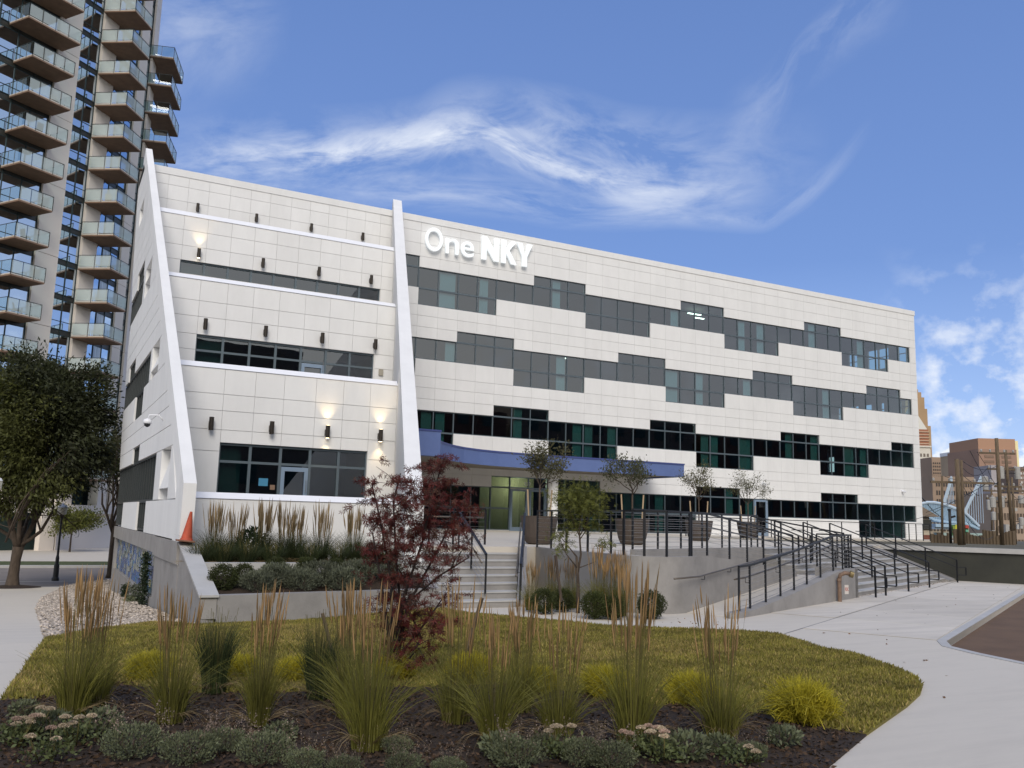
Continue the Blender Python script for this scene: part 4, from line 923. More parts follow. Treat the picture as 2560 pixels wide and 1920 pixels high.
# handrails on the broad steps: two tubes, posts, looped lower end
def stair_rail(u, label, cab=False):
    r = thing('stair_handrail', Pn(u,1.5), label, 'handrail', 'black handrails on the broad steps')
    nb, nt_ = -0.42, 3.25; zb_, zt_ = 0.0, 1.40; H = 0.93
    def zl(n): return 0.0 if n < 0.1 else min(1.4, (n-0.12)/TR*0.152+0.15)
    a = Pn(u,nb,H+0.02); b = Pn(u,nt_,zt_+H)
    a2 = Pn(u,nb,H-0.28); b2 = Pn(u,nt_,zt_+H-0.30); e2 = Pn(u,nt_+0.45,zt_+H-0.30)
    MB().beam(a, b, 0.045, 0.04).build('top_rail', BLACKM, r)
    mb = MB().beam(a2, b2, 0.04, 0.035); mb.beam(b2, e2, 0.04, 0.035); mb.build('lower_rail', BLACKM, r)
    lp = MB(); f0 = Pn(u,nb-0.34,H-0.28); f1 = Pn(u,nb-0.34,H-0.60); f2 = Pn(u,nb,H-0.60)
    lp.beam(a2,f0,0.04,0.035); lp.beam(f0,f1,0.04,0.035); lp.beam(f1,f2,0.04,0.035); lp.build('end_loop', BLACKM, r)
    for n_ in (nb, 0.8, 2.0, nt_):
        t_ = (n_-nb)/(nt_-nb); MB().beam(Pn(u,n_,zl(n_)-0.01), Pn(u,n_,a[2]+(b[2]-a[2])*t_), 0.045, 0.045).build('post', BLACKM, r)
    if cab:
        cm = MB()
        for i in range(7):
            z = 0.1+i*0.11; cm.tube([Pn(u,nb,z),Pn(u,nt_,zt_+z)], 0.006, 4, caps=False)
        cm.build('cables', BLACKM, r)
for u, lb, cc in [(9.75,'leftmost black handrail on the broad steps beside the ramp landing',False),(10.9,'second black handrail from the left on the broad steps',False),(13.8,'middle black handrail on the broad steps',False),(16.9,'black handrail on the broad steps, second from the right',False),(21.9,'rightmost black rail of the broad steps with horizontal cables beside the dark wall',True)]:
    stair_rail(u, lb, cc)
# guards near the building at the right
yy = -7.0
railing([(14.5,-5.2,1.5),(22,-4.0,1.5),(31,-4.0,1.5)], 'long thin guard rail in front of the right ground floor windows', spacing=3.4, cables=2)
railing([(30.5,-6.5,1.5),(33.8,-6.0,1.5)], 'short cable guard beside the glazed corner of the ground floor', spacing=0.9, cables=7)
# ================================================================== CURVED RESIDENTIAL TOWER (left, behind)
TCON = mat('warm_precast', (0.84,0.76,0.68), 0.85, var=0.06, vscale=0.5, stain=0.12, sscale=0.25)
TJ = mat('precast_joint', (0.25,0.22,0.19), 0.9)
TSLAB = mat('balcony_slab_edge', (0.52,0.49,0.43), 0.85, var=0.08)
TUND = mat('brown_balcony_soffit', (0.22,0.14,0.095), 0.9, var=0.15, vscale=1.5)
TGL = glass('blue_tower_glass', (0.06,0.10,0.14), 18.0, gcol=(0.72,0.86,1.0), wav=0.0)
TSP = mat('dark_spandrel', (0.035,0.035,0.03), 0.4)
TMUL = mat('green_black_mullion', (0.02,0.035,0.035), 0.5)
TBAL = glass('balustrade_glass', (0.80,0.88,0.88), 1.7, gcol=(0.95,1,1))
def mixed_balustrade():
    m = bpy.data.materials.new('sheen_balustrade'); m.use_nodes = True; n = m.node_tree.nodes; l = m.node_tree.links; b = n['Principled BSDF']
    b.inputs['Base Color'].default_value = (0.72,0.78,0.76,1); b.inputs['Roughness'].default_value = 0.2  # white sheen of reflected light put into the clear panel's colour
    t = n.new('ShaderNodeBsdfTransparent'); mx = n.new('ShaderNodeMixShader'); mx.inputs[0].default_value = 0.36; t.inputs[0].default_value = (0.85,0.92,0.92,1)
    l.new(b.outputs[0], mx.inputs[2]); l.new(t.outputs[0], mx.inputs[1]); l.new(mx.outputs[0], n['Material Output'].inputs['Surface']); return m
TSHEEN = mixed_balustrade()
tw = thing('apartment_tower', (-18, 42, ZS+0.155), 'tall curved apartment tower with stacked balconies and blue glass strips', 'building')
def dirv(az): a = math.radians(az); return Vector((math.sin(a), math.cos(a), 0))
TW = [(-30.0,30.4),(-20.0,37.4),(-18.3,38.8),(-16.6,40.3),(-15.4,41.65),(-13.1,45.2),(-12.3,46.6),(-11.3,49.9)]
Z0, Z1, FH = 2.4, 84.0, 3.05
FL = [32.55+FH*k for k in range(-9, 17)]
def wallslab(a, b, z0, z1, m, name, out=0.0, th=0.4, parent=None):
    A = Vector((*a,0)); B = Vector((*b,0)); d = (B-A).normalized(); n = Vector((d.y,-d.x,0))
    p = [A+n*out, B+n*out, B+n*(out-th), A+n*(out-th)]
    return MB().hexa([(*q.xy,z0) for q in p]+[(*q.xy,z1) for q in p]).build(name, m, parent or tw)
# core
core = MB(); 
cpts = [Vector((*p,0)) for p in TW]; back_ = [Vector((p.x-9, p.y+8, 0)) for p in cpts]
v = []; 
for p, q in zip(cpts, back_):
    d = (q-p).normalized()*1.3; v += [(p.x+d.x,p.y+d.y,-1.5),(p.x+d.x,p.y+d.y,Z1),(q.x,q.y,Z1),(q.x,q.y,-1.5)]
f = [(0,1,2,3),(len(v)-1,len(v)-2,len(v)-3,len(v)-4)]
for i in range(len(cpts)-1):
    a = 4*i
    for k in range(4): f.append((a+k,a+4+k,a+4+(k+1)%4,a+(k+1)%4))
core.add(v, f).build('core', INTER, tw)
# piers
def pier(a, b, z0=Z0, z1=Z1, out=0.25):
    # precast storeys with a joint every two floors
    zc = [z0]+[z for z in FL[::2] if z0+1 < z < z1-1]+[z1]
    for s0, s1 in zip(zc[:-1], zc[1:]): wallslab(a, b, s0+0.02, s1-0.02, TCON, 'pier', out, 0.9)
pier(TW[1], TW[2]); pier(TW[3], TW[4], out=0.35)
pier(TW[5], TW[6], out=0.2); 
e = Vector(TW[7])-Vector(TW[6]); pier(tuple(Vector(TW[6])+e*0.45), TW[7], out=0.25)
m_ = Vector(TW[5])-Vector(TW[4]); 
pier(TW[0], (-24.2,34.46), z1=27.6, out=0.3)
# end wall of the tower towards the right
wallslab(TW[7], (-14.6,57.5), Z0, Z1, TCON, 'end_wall', 0.0, 0.5)
# glazing strips with mullions, spandrels and panes
TBRIGHT = mat('brightened_tower_pane', (0.50,0.56,0.60), 0.08, spec=1.0, var=0.35, vscale=1.4, stretch=(3,3,0.3))  # brightness of the panes put into their colour; no curtains hang behind
def strip(a, b, n, name='window', z0=Z0, z1=Z1, sp=0.42, transom=True, gm=None):
    A = Vector((*a,0)); B = Vector((*b,0)); d = (B-A).normalized(); Lh = (B-A).length; nn = Vector((d.y,-d.x,0))
    fl = [z for z in FL if z0-1 < z < z1]
    for z in fl:
        mb = MB()
        for i in range(n+1):
            p = A+d*(Lh*i/n); mb.beam((p.x,p.y,z), (p.x,p.y,z+FH-0.01), 0.07, 0.12, up=(nn.x,nn.y,0.01))
        mb.beam((A.x,A.y,z+0.03),(B.x,B.y,z+0.03),0.10,0.06); mb.beam((A.x,A.y,z-sp),(B.x,B.y,z-sp),0.10,0.06)
        if transom: mb.beam((A.x,A.y,z+0.75),(B.x,B.y,z+0.75),0.08,0.05)
        fr = mb.build(name, TMUL, tw)
        MB().hexa([(*q.xy,z-sp+0.03) for q in (A-nn*0.01,B-nn*0.01,B-nn*0.06,A-nn*0.06)]+[(*q.xy,z) for q in (A-nn*0.01,B-nn*0.01,B-nn*0.06,A-nn*0.06)]).build('spandrel', TSP, fr)
        for i in range(n):
            p = A+d*(Lh*i/n+0.035); q = A+d*(Lh*(i+1)/n-0.035)
            MB().hexa([(*w.xy,z+0.06) for w in (p,q,q-nn*0.02,p-nn*0.02)]+[(*w.xy,z+FH-sp-0.03) for w in (p,q,q-nn*0.02,p-nn*0.02)]).build('pane', (gm if gm and (i+int(z)) % 3 == 0 else TGL), fr)
strip(TW[2], TW[3], 2)
strip((-24.15,34.5), TW[1], 3, sp=0.5)
strip(TW[0], (-24.2,34.46), 3, z0=28)
strip(TW[4], tuple(Vector(TW[4])+m_*0.98), 3, sp=0.45, gm=TBRIGHT)
strip(TW[6], tuple(Vector(TW[6])+e*0.44), 1)
# balconies
def balcony(N, R, inaz, depth, z, seed, posts=(3,4), sideg=None):
    N = Vector((*N,0)); R = Vector((*R,0)); i_ = dirv(inaz)*depth
    P = [N, R, R+i_, N+i_]; 
    b = MB().hexa([(*p.xy,z-0.10) for p in P]+[(*p.xy,z) for p in P]).build('balcony', TSLAB, tw)
    Q = [N-(-i_).normalized()*0.02, R, R+i_, N+i_]; g = 0.015
    MB().hexa([(*p.xy,z-0.22) for p in P]+[(*p.xy,z-0.101) for p in P]).build('soffit', TUND, b)
    def run(A, B, n, m):
        d = (B-A); 
        for k in range(n+1):
            p = A+d*(k/n); MB().beam((p.x,p.y,z-0.12),(p.x,p.y,z+1.08),0.045,0.045).build('post', TMUL, b)
        MB().beam((A.x,A.y,z+1.09),(B.x,B.y,z+1.09),0.05,0.04).build('rail', TMUL, b)
        dn = d.normalized(); nn = Vector((dn.y,-dn.x,0))*0.012
        for k in range(n):
            p = A+d*(k/n)+dn*0.05; q = A+d*((k+1)/n)-dn*0.05
            MB().hexa([(*w.xy,z+0.06) for w in (p,q,q-nn,p-nn)]+[(*w.xy,z+1.04) for w in (p,q,q-nn,p-nn)]).build('glass_panel', m, b)
    run(N, R, posts[1], TSHEEN); run(N+i_, N, posts[0], sideg or TBAL)
    run(R, R+i_, posts[0], TBAL)
    return b
for k, z in enumerate(FL):
    if z < 7: continue
    if z > 41: N_, R_ = (-22.05,32.8), (-18.15,35.5)
    elif z < 29: N_, R_ = (-21.3,33.35), (-18.9,35.05)
    else: N_, R_ = (-21.5,33.2), (-18.4,35.37)
    balcony(N_, R_, -34.7, 2.5, z, k, (3,4) if z > 29 else (2,3))
for k, z in enumerate(FL):
    zz = z-0.35
    if zz < 4: continue
    balcony((-14.03,38.02), (-12.34,40.68), -57.5, 3.0, zz, k, (2,2), TSHEEN)
for k in range(5): balcony((-9.66,47.26), (-8.1,52.47), -73.3, 2.4, 48.35-3.05*k, k, (2,3))
# slim balconies reflected between strip and pier
# patio furniture seen through the glass
CH = [mat('patio_dark', (0.03,0.028,0.025), 0.7), mat('patio_tan', (0.30,0.25,0.19), 0.8)]
def chair(p, rz, m, label):
    t = thing('patio_chair', tuple(p), label, 'chair', 'patio furniture on the tower balconies')
    MB().box(-0.27,0.27,-0.27,0.27,0.36,0.43).build('seat', m, t); MB().add([(-0.27,0.20,0.43),(0.27,0.20,0.43),(0.27,0.26,0.43),(-0.27,0.26,0.43),(-0.27,0.32,0.95),(0.27,0.32,0.95),(0.27,0.37,0.95),(-0.27,0.37,0.95)],[(0,3,2,1),(4,5,6,7),(0,1,5,4),(1,2,6,5),(2,3,7,6),(3,0,4,7)]).build('backrest', m, t)
    for a in (-0.24,0.24):
        for b in (-0.24,0.24): MB().box(a-0.02,a+0.02,b-0.02,b+0.02,0,0.36).build('leg', m, t)
    for c in t.children: c.location = c.location+Vector(p)
    t.rotation_euler = (0,0,rz); return t
wrd = ['fifth','sixth','seventh','eighth']
rf = random.Random(3); spots = []
Af = [(-20.6,34.9),(-19.6,35.4)]; Bf = [(-14.6,39.8),(-14.0,40.8)]
for i, z in enumerate([FL[k] for k in (4,5,6,7,9,10,11)]):
    x, y = Af[i%2]; chair((x,y,z), rf.random()*6, CH[i%2], ('tan' if i%2 else 'dark')+' patio chair on the '+['lowest','second lowest','third lowest','fourth lowest','fifth lowest','sixth lowest','highest'][i]+' furnished balcony, left tower column')
for i, z in enumerate([FL[k]-0.35 for k in (3,4,5,6,8,9)]):
    x, y = Bf[i%2]; chair((x,y,z), rf.random()*6, CH[(i+1)%2], ('dark' if i%2 else 'tan')+' patio chair on the '+['lowest','second lowest','third lowest','fourth lowest','fifth lowest','highest'][i]+' furnished balcony, right tower column')
# podium
OUT = 0.6
def pod(a, b, z0, z1, m, nm_, out=OUT, th=0.5): return wallslab(a, b, z0, z1, m, nm_, out, th)
PW = [(-40,23.4),(-24.2,34.46),(-20.0,37.4),(-16.6,40.3),(-15.4,41.65),(-13.1,45.2),(-11.3,49.9),(-7.5,60)]
ZB = ZS+0.155
for a, b in zip(PW[:-1], PW[1:]): pod(a, b, 1.7, Z0+0.05, TCON, 'podium')
pod((-34,27.6), (-25.2,33.8), ZB, 1.69, TCON, 'podium'); pod((-34,27.6), (-26.4,32.9), ZB, 4.6, TCON, 'podium_block', 1.6, 0.9)
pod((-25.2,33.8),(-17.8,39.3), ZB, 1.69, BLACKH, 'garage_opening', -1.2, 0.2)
pod((-17.7,39.35),(-16.6,40.3), ZB, 1.69, TCON, 'podium'); pod((-16.6,40.3),(-11.3,49.9), ZB, 1.69, TCON, 'podium'); pod((-11.3,49.9),(-7.5,60), ZB, 1.69, TCON, 'podium'); pod((-11.3,49.9),(-7.5,60), Z0, 12, TCON, 'rear_wing')
# ================================================================== SKYLINE, BRIDGE AND POLES ON THE RIGHT

RV = Vector((_r[0], _r[1], 0)); FV = Vector((_f[0], _f[1], 0)).normalized()
def city(name, x0, x1, ytop, D, depth, col, label, rows=0, cw=None, ybase=1330, wcol=(0.05,0.04,0.035), name_cat='building', win=None, cols=None, twist=0.0, group=None):
    a = PD(x0, ytop, D); b = PD(x1, ytop, D); w = (Vector(b)-Vector(a)).xy.length; zt = (a[2]+b[2])/2; zb = -8.0
    ang = math.atan2(RV.y, RV.x)+twist
    t = thing(name, ((a[0]+b[0])/2, (a[1]+b[1])/2, zb), label, name_cat, group); t.rotation_euler = (0,0,ang)
    m = mat(name+'_stone_%d' % int(x0), col, 0.9, var=0.12, vscale=0.05)
    mb = MB().box(-w/2, w/2, 0, depth, 0, zt-zb); o = mb.build('walls', m, t, origin=(0,0,0)); o.location = (0,0,0)
    if rows:
        wm = mat(name+'_windows_%d' % int(x0), wcol, 0.5); H = zt-zb; k0 = (ybase-1330)
        mb = MB(); cols = cols or 8; rh = H*0.92/rows; cwid = w*0.9/cols
        for r_ in range(rows):
            for c in range(cols):
                x = -w*0.45+c*cwid+cwid*0.22; z = H*0.03+r_*rh+rh*0.25; mb.box(x, x+cwid*0.55, -0.25, 0.1, z, z+rh*0.5)
        o = mb.build('windows', wm, t, origin=(0,0,0)); o.location = (0,0,0); o['kind'] = 'stuff'
    return t, w, zt-zb
t, w, H = city('art_deco_skyscraper', 2262, 2327, 1064, 900, 45, (0.40,0.27,0.155), 'tall golden brown stepped skyscraper at the right edge of the white building', rows=40, cols=7, wcol=(0.16,0.09,0.045))
for (fa, dy) in [(0.86, 1020), (0.74, 990), (0.60, 976), (0.45, 968)]:
    z1 = PD(2300, dy, 900)[2]+8; mb = MB().box(-w/2*fa, w/2*fa, 4*(1-fa)*4, 40-8*(1-fa), H, z1); o = mb.build('stepped_crown', MATS['art_deco_skyscraper_stone_2262'], t, origin=(0,0,0)); o.location = (0,0,0); H = z1-0.05
t, w, H = city('pyramid_tower', 2268, 2326, 1118, 800, 26, (0.62,0.58,0.50), 'pale stone tower with red brick loggia and pyramid roof', rows=14, cols=6, wcol=(0.16,0.13,0.10))
zq = PD(2300,1072,800)[2]+8
o = MB().box(-w/2*0.93, w/2*0.93, 1, 25, H+1.5, zq).build('loggia', mat('red_loggia', (0.33,0.14,0.08), 0.9), t, origin=(0,0,0)); o.location = (0,0,0)
o = MB().box(-w/2*1.05, w/2*1.05, -1, 27, H, H+1.5).build('cornice', MATS['pyramid_tower_stone_2268'], t, origin=(0,0,0)); o.location = (0,0,0)
mb = MB()
for k in range(5): mb.box(-w/2*0.96, w/2*0.96, 0.4, 25.5, H+3+k*(zq-H-3)/5, H+3+k*(zq-H-3)/5+0.8)
o = mb.build('loggia_bands', mat('pale_bands', (0.5,0.36,0.26), 0.9), t, origin=(0,0,0)); o.location = (0,0,0); o['kind'] = 'stuff'
zp = PD(2296,1008,800)[2]+8; ww = w/2*0.84
o = MB().add([(-ww,1,zq),(ww,1,zq),(ww,25,zq),(-ww,25,zq),(-ww*0.1,12,zp),(ww*0.1,12,zp),(ww*0.1,14,zp),(-ww*0.1,14,zp)],[(0,3,2,1),(4,5,6,7),(0,1,5,4),(1,2,6,5),(2,3,7,6),(3,0,4,7)]).build('pyramid_roof', mat('pale_roof', (0.55,0.53,0.46), 0.8), t, origin=(0,0,0)); o.location = (0,0,0)
city('office_block', 2329, 2352, 1143, 700, 30, (0.33,0.235,0.17), 'brown office block directly right of the pale pyramid tower', rows=24, cols=4)
city('office_block', 2351, 2402, 1149, 720, 30, (0.36,0.265,0.195), 'wide brown office block with rows of dark windows behind the first pole', rows=24, cols=9)
t, w, H = city('hotel_block', 2401, 2459, 1136, 640, 30, (0.42,0.32,0.22), 'tan hotel block with a white sign band along its top', rows=16, cols=7)
o = MB().box(-w/2-0.3, w/2+0.3, -0.6, 30.3, H, H+2.6).build('sign_band', CAPW, t, origin=(0,0,0)); o.location = (0,0,0)
cu = bpy.data.curves.new('t','FONT'); cu.body = 'LMR OF OB'; cu.size = 2.3; cu.align_x = 'CENTER'; cu.extrude = 0.05; to = bpy.data.objects.new('t', cu); C.objects.link(to)
dg = bpy.context.evaluated_depsgraph_get(); me = bpy.data.meshes.new_from_object(to.evaluated_get(dg)); bpy.data.objects.remove(to); me.transform(Matrix(((1,0,0,0),(0,0,-1,0),(0,1,0,0),(0,0,0,1)))); me.materials.clear(); me.materials.append(TSP); me.name = 'lettering'
o = bpy.data.objects.new('lettering', me); C.objects.link(o); o.parent = t; o.location = (-w*0.05, -0.75, H+0.5)
for xx in (-0.28, 0.0, 0.36):
    o = MB().box(w*xx-0.35, w*xx+0.35, -0.5, 0, H*0.62, H-1.5).build('white_fin', CAPW, t, origin=(0,0,0)); o.location = (0,0,0)
t, w, H = city('brown_tower_block', 2446, 2541, 1123, 560, 40, (0.33,0.21,0.155), 'broad brown tower block lit gold along its right edge', rows=18, cols=2, wcol=(0.20,0.13,0.09))
z1 = PD(2500,1096,560)[2]+8
o = MB().box(-w/2*0.96, w/2, 1, 38, H, z1).build('upper_block', mat('red_brown_top', (0.40,0.235,0.155), 0.9), t, origin=(0,0,0)); o.location = (0,0,0)
o = MB().box(w/2+0.1, w/2+2.4, 2, 38, 0, z1-1).build('gold_edge', mat('painted_gold_light', (0.85,0.75,0.42), 0.6), t, origin=(0,0,0)); o.location = (0,0,0)  # glow of the lit edge painted as a pale gold strip
t, w, H = city('grid_block', 2543, 2640, 1168, 420, 30, (0.22,0.155,0.12), 'dark brown block with a grid of small white windows at the right edge', rows=18, cols=12, wcol=(0.55,0.52,0.48))
city('grey_slab_block', 2477, 2492, 1163, 400, 15, (0.36,0.33,0.34), 'plain grey slab block behind the leaning pole')
city('long_brown_block', 2330, 2480, 1192, 480, 20, (0.31,0.225,0.165), 'long low brown building behind the bridge', rows=8, cols=22)
city('long_brown_block', 2482, 2640, 1235, 300, 20, (0.33,0.25,0.19), 'low brown warehouse behind the poles on the right', rows=5, cols=18, wcol=(0.10,0.07,0.05))
city('river_wall_block', 2290, 2420, 1268, 260, 10, (0.30,0.25,0.19), 'low tan building under the bridge', rows=2, cols=14)
# blue suspension bridge
BR = mat('pale_blue_bridge_paint', (0.33,0.45,0.56), 0.6, var=0.1); BR2 = mat('light_blue_cable', (0.48,0.58,0.68), 0.5)
q = lambda x, y, D=170: Vector(PD(2280+x*.1507, 1130+y*.1507, D))
br = thing('suspension_bridge', tuple(q(700,1240)-Vector((0,0,6))), 'pale blue suspension bridge with lattice truss and stiff cables behind the poles', 'bridge')
top = [(140,860),(250,835),(370,838),(480,858),(600,890),(740,945),(880,1010),(1000,1120),(1110,1230)]
bot = [(160,1010),(250,1060),(370,1130),(480,1150),(600,1165),(740,1175),(880,1185),(1000,1230),(1110,1275)]
def topol(P): return [q(*p) for p in P]
T_, B_ = topol(top), topol(bot)
MB().tube(T_, 0.28, 6).build('top_chord', BR2, br); MB().tube(B_, 0.28, 6).build('bottom_chord', BR, br)
MB().tube([p+FV*6 for p in T_], 0.28, 6).build('top_chord', BR2, br)
for i in range(len(T_)-1):
    mb = MB()
    for k in range(4):
        a = T_[i].lerp(T_[i+1], k/4); b = B_[i].lerp(B_[i+1], k/4); c = B_[i].lerp(B_[i+1], (k+1)/4); d = T_[i].lerp(T_[i+1], (k+1)/4)
        mb.beam(a, b, 0.22, 0.22); mb.beam(a, c, 0.14, 0.14); mb.beam(b, d, 0.14, 0.14); mb.beam(a+FV*6, b+FV*6, 0.22, 0.22)
    o = mb.build('lattice', BR, br); o['kind'] = 'stuff'
    a, b, c, d = T_[i]+FV*6.3, T_[i+1]+FV*6.3, B_[i+1]+FV*6.3, B_[i]+FV*6.3
    MB().prism([tuple(a),tuple(b),tuple(c),tuple(d)], tuple(FV*0.1)).build('web_plate', BR, br)
MB().beam(q(290,1215), q(660,1225), 5, 0.6).build('deck', BR, br); MB().beam(q(290,1255), q(640,1262), 4, 0.5).build('deck_edge', BR2, br)
MB().beam(q(440,1375), q(1320,1392), 4, 0.9).build('approach_deck', mat('pale_green_steel', (0.30,0.40,0.38), 0.6), br)
for (a, b, n_, base) in [((655,400),(520,830),7,860), ((1145,400),(870,985),8,1180)]:
    for off in (0, 22, 46): MB().tube([q(a[0]+off*0.3, a[1]+off), q(b[0]+off*0.5, b[1]+off*0.2)], 0.16, 6).build('main_cable', BR2, br)
    mb = MB()
    for k in range(n_):
        t_ = k/n_; x = a[0]+(b[0]-a[0])*t_; y = a[1]+(b[1]-a[1])*t_; mb.beam(q(x+8, y+20), q(x+30*(1-t_)+10, base), 0.09, 0.09)
    mb.build('suspenders', BR2, br)['kind'] = 'stuff'
MB().tube([q(140,730), q(350,980), q(480,1080)], 0.14, 6).build('main_cable', BLACKM, br); MB().tube([q(880,1050), q(1000,1180), q(1110,1250)], 0.14, 6).build('main_cable', BLACKM, br)
# cream house
h0 = PD(2300, 1356, 78); hs = thing('small_house', tuple(h0), 'small cream house with brown roof and red brick base behind the building corner', 'house')
def QV(x, y, D): return Vector(PD(2280+x*.1507, 1130+y*.1507, D))
a, b = QV(150,1370,78), QV(296,1370,78); zr_ = 1.3; wz = QV(200,1070,78).z
CREAM = mat('cream_siding', (0.50,0.43,0.33), 0.85); RED = mat('red_brick_base', (0.22,0.075,0.05), 0.9, var=0.2)
def rbox(a, b, dep, z0, z1, m, nm_, par): 
    c, d = b+FV*dep, a+FV*dep; return MB().hexa([(p.x,p.y,z0) for p in (a,b,c,d)]+[(p.x,p.y,z1) for p in (a,b,c,d)]).build(nm_, m, par)
rbox(a-RV*3, b, 6, QV(0,1370,78).z, wz, CREAM, 'walls', hs); rbox(a-RV*3.1, b+RV*0.1, 6, 1.2, QV(0,1370,78).z-0.01, RED, 'base', hs)
rfm = MB(); e0, e1 = a-RV*3.6-FV*0.5, b+RV*0.7-FV*0.5; r0, r1 = e0+FV*3.5+Vector((0,0,1.7)), e1+FV*3.5+Vector((0,0,1.7))-RV*1.2
e0.z = e1.z = wz; r0.z = r1.z = wz+1.7; rfm.add([e0,e1,r1,r0,e0+FV*7,e1+FV*7],[(0,1,2,3),(3,2,5,4),(0,4,5,1),(1,5,2),(0,3,4)]); rfm.build('roof', mat('brown_shingle', (0.18,0.13,0.08), 0.9), hs)
ww_ = QV(235,1180,78); rbox(ww_-RV*0.45-FV*0.05, ww_+RV*0.45-FV*0.05, 0.04, QV(0,1270,78).z, QV(0,1120,78).z, TSP, 'window', hs)
# colourful board
bd = thing('painted_board', tuple(QV(800,1375,95)), 'green board with yellow and red panels behind the thick poles', 'sign board')
def pboard(x0,x1,y0,y1,m,nm_,o=0.0):
    a, b = QV(x0,y1,95)-FV*o, QV(x1,y1,95)-FV*o; rbox(a, b, 0.08, QV(0,y1,95).z, QV(0,y0,95).z, m, nm_, bd)
pboard(665,940,1190,1370,mat('board_green',(0.05,0.14,0.05),0.7),'board')
pboard(715,748,1185,1310,mat('board_yellow',(0.55,0.50,0.04),0.7),'yellow_panel',0.1); pboard(672,712,1205,1260,mat('board_olive',(0.20,0.28,0.05),0.7),'olive_panel',0.1); pboard(880,935,1190,1240,mat('board_red',(0.45,0.06,0.04),0.7),'red_panel',0.1); pboard(885,930,1265,1300,mat('board_mint',(0.15,0.40,0.28),0.7),'mint_panel',0.1); pboard(710,742,1340,1362,CAPW,'white_arrow',0.1); pboard(670,710,1290,1320,mat('board_orange',(0.45,0.16,0.06),0.7),'orange_panel',0.1)
# utility poles
WOOD = mat('weathered_wood_pole', (0.13,0.095,0.06), 0.9, var=0.3, vscale=3, stretch=(6,6,0.4), bump=0.4)
CAN = mat('grey_transformer', (0.38,0.37,0.35), 0.6, var=0.1)
def pole(xb, xt, yt, wpx, D, label, arms=(), cans=()):
    b = QV(xb, 1525, D); t_ = QV(xt, yt, D); t_ = Vector((t_.x, t_.y, t_.z)); b = Vector((b.x,b.y,1.3))
    r = thing('utility_pole', tuple(b), label, 'utility pole', 'wooden utility poles at the plaza edge'); rad = wpx*.1507/2222*D/2
    MB().tube([b, b.lerp(t_,0.5), t_], [rad*1.08, rad, rad*0.88], 12).build('pole', WOOD, r, smooth=True)
    for (f_, wd) in arms:
        p = b.lerp(t_, f_); MB().beam(p-RV*wd/2, p+RV*wd/2, 0.10, 0.12).build('crossarm', WOOD, r)
        for s_ in (-0.45,-0.2,0.2,0.45): q_ = p+RV*wd*s_; MB().lathe([(0.04,0.05),(0.07,0.10),(0.05,0.14),(0.07,0.18),(0.02,0.24)], tuple(q_), 8).build('insulator', CAN, r)
    for (f_, off, hh) in cans:
        p = b.lerp(t_, f_)+RV*off-FV*0.1; MB().lathe([(0.02,-0.02),(0.17,0.0),(0.18,hh),(0.05,hh+0.06)], tuple(p), 12).build('transformer', CAN, r); MB().beam(b.lerp(t_,f_)+Vector((0,0,hh*0.5)), p+Vector((0,0,hh*0.5)), 0.05, 0.05).build('bracket', BLACKM, r)
    return b, t_
Pp = []
Pp.append(pole(502,500,395,38,60,'thin wooden pole nearest the white building corner'))
Pp.append(pole(800,745,115,78,50,'thick wooden pole with its top cut square'))
Pp.append(pole(862,818,135,48,50.6,'wooden pole strapped tight to the thick pole', arms=((0.74,3.6),)))
Pp.append(pole(1500,1400,-230,64,55,'tall dark pole leaning left over the dark wall', arms=((0.86,2.2),), cans=((0.52,-0.9,0.8),(0.36,-0.5,0.6))))
Pp.append(pole(1680,1548,-30,52,58,'second leaning pole hung with transformers', arms=((0.80,2.6),(0.62,1.8)), cans=((0.70,-0.45,0.75),(0.70,0.6,0.75),(0.40,-0.6,0.7))))
Pp.append(pole(1720,1655,420,40,62,'shorter pole at the right with meter boxes', arms=((0.80,1.6),), cans=((0.62,0.5,0.5),(0.30,0.45,0.5))))
Pp.append(pole(1415,1400,740,36,70,'low service pole with white boxes between the leaning poles', arms=((0.96,1.6),), cans=((0.5,-0.3,0.6),)))
Pp.append(pole(1330,1318,600,30,75,'narrow far service pole left of the leaning poles', arms=((0.95,1.4),), cans=((0.6,-0.3,0.8),)))
wr = thing('overhead_wires', tuple(Pp[2][1]), 'tangled overhead wires strung between the utility poles', 'wires')
def wire(a, b, sag, r_=0.022):
    P = [a.lerp(b, i/10)-Vector((0,0,sag*4*(i/10)*(1-i/10))) for i in range(11)]; MB().tube(P, r_, 5).build('wire', BLACKM, wr)
WC = [(QV(235,1000,52),QV(1290,490,54),0.15),(Pp[2][1],Pp[3][0].lerp(Pp[3][1],0.75),0.4),(Pp[2][1]-Vector((0,0,0.8)),Pp[3][0].lerp(Pp[3][1],0.6),0.5),(QV(960,-20,52),QV(1290,560,54),0.05),(QV(1080,0,52),QV(1220,210,54),0.0),(Pp[3][0].lerp(Pp[3][1],0.9),Pp[4][1],0.3),(Pp[4][0].lerp(Pp[4][1],0.8),QV(1900,200,60),0.2),(Pp[4][0].lerp(Pp[4][1],0.6),QV(1900,700,60),0.5),(QV(850,560,52),QV(1010,700,53),0.3),(QV(820,240,52),QV(1260,260,54),0.5),(QV(860,710,52),QV(1250,500,54),0.1),(QV(920,1160,52),QV(1350,1400,54),0.5),(QV(1260,300,54),QV(1450,540,56),0.3),(QV(1500,620,56),QV(1600,420,58),0.5),(QV(960,600,52),QV(1110,720,53),0.1),(QV(-60,1140,60),QV(720,800,60),0.2),(QV(540,400,60),QV(1240,420,60),0.3)]
for a, b, s_ in WC: wire(a, b, s_, 0.016)
lp_ = thing('street_lamp', tuple(QV(630,1525,56)), 'slim black lamp post with side arm beside the thin pole', 'street lamp')
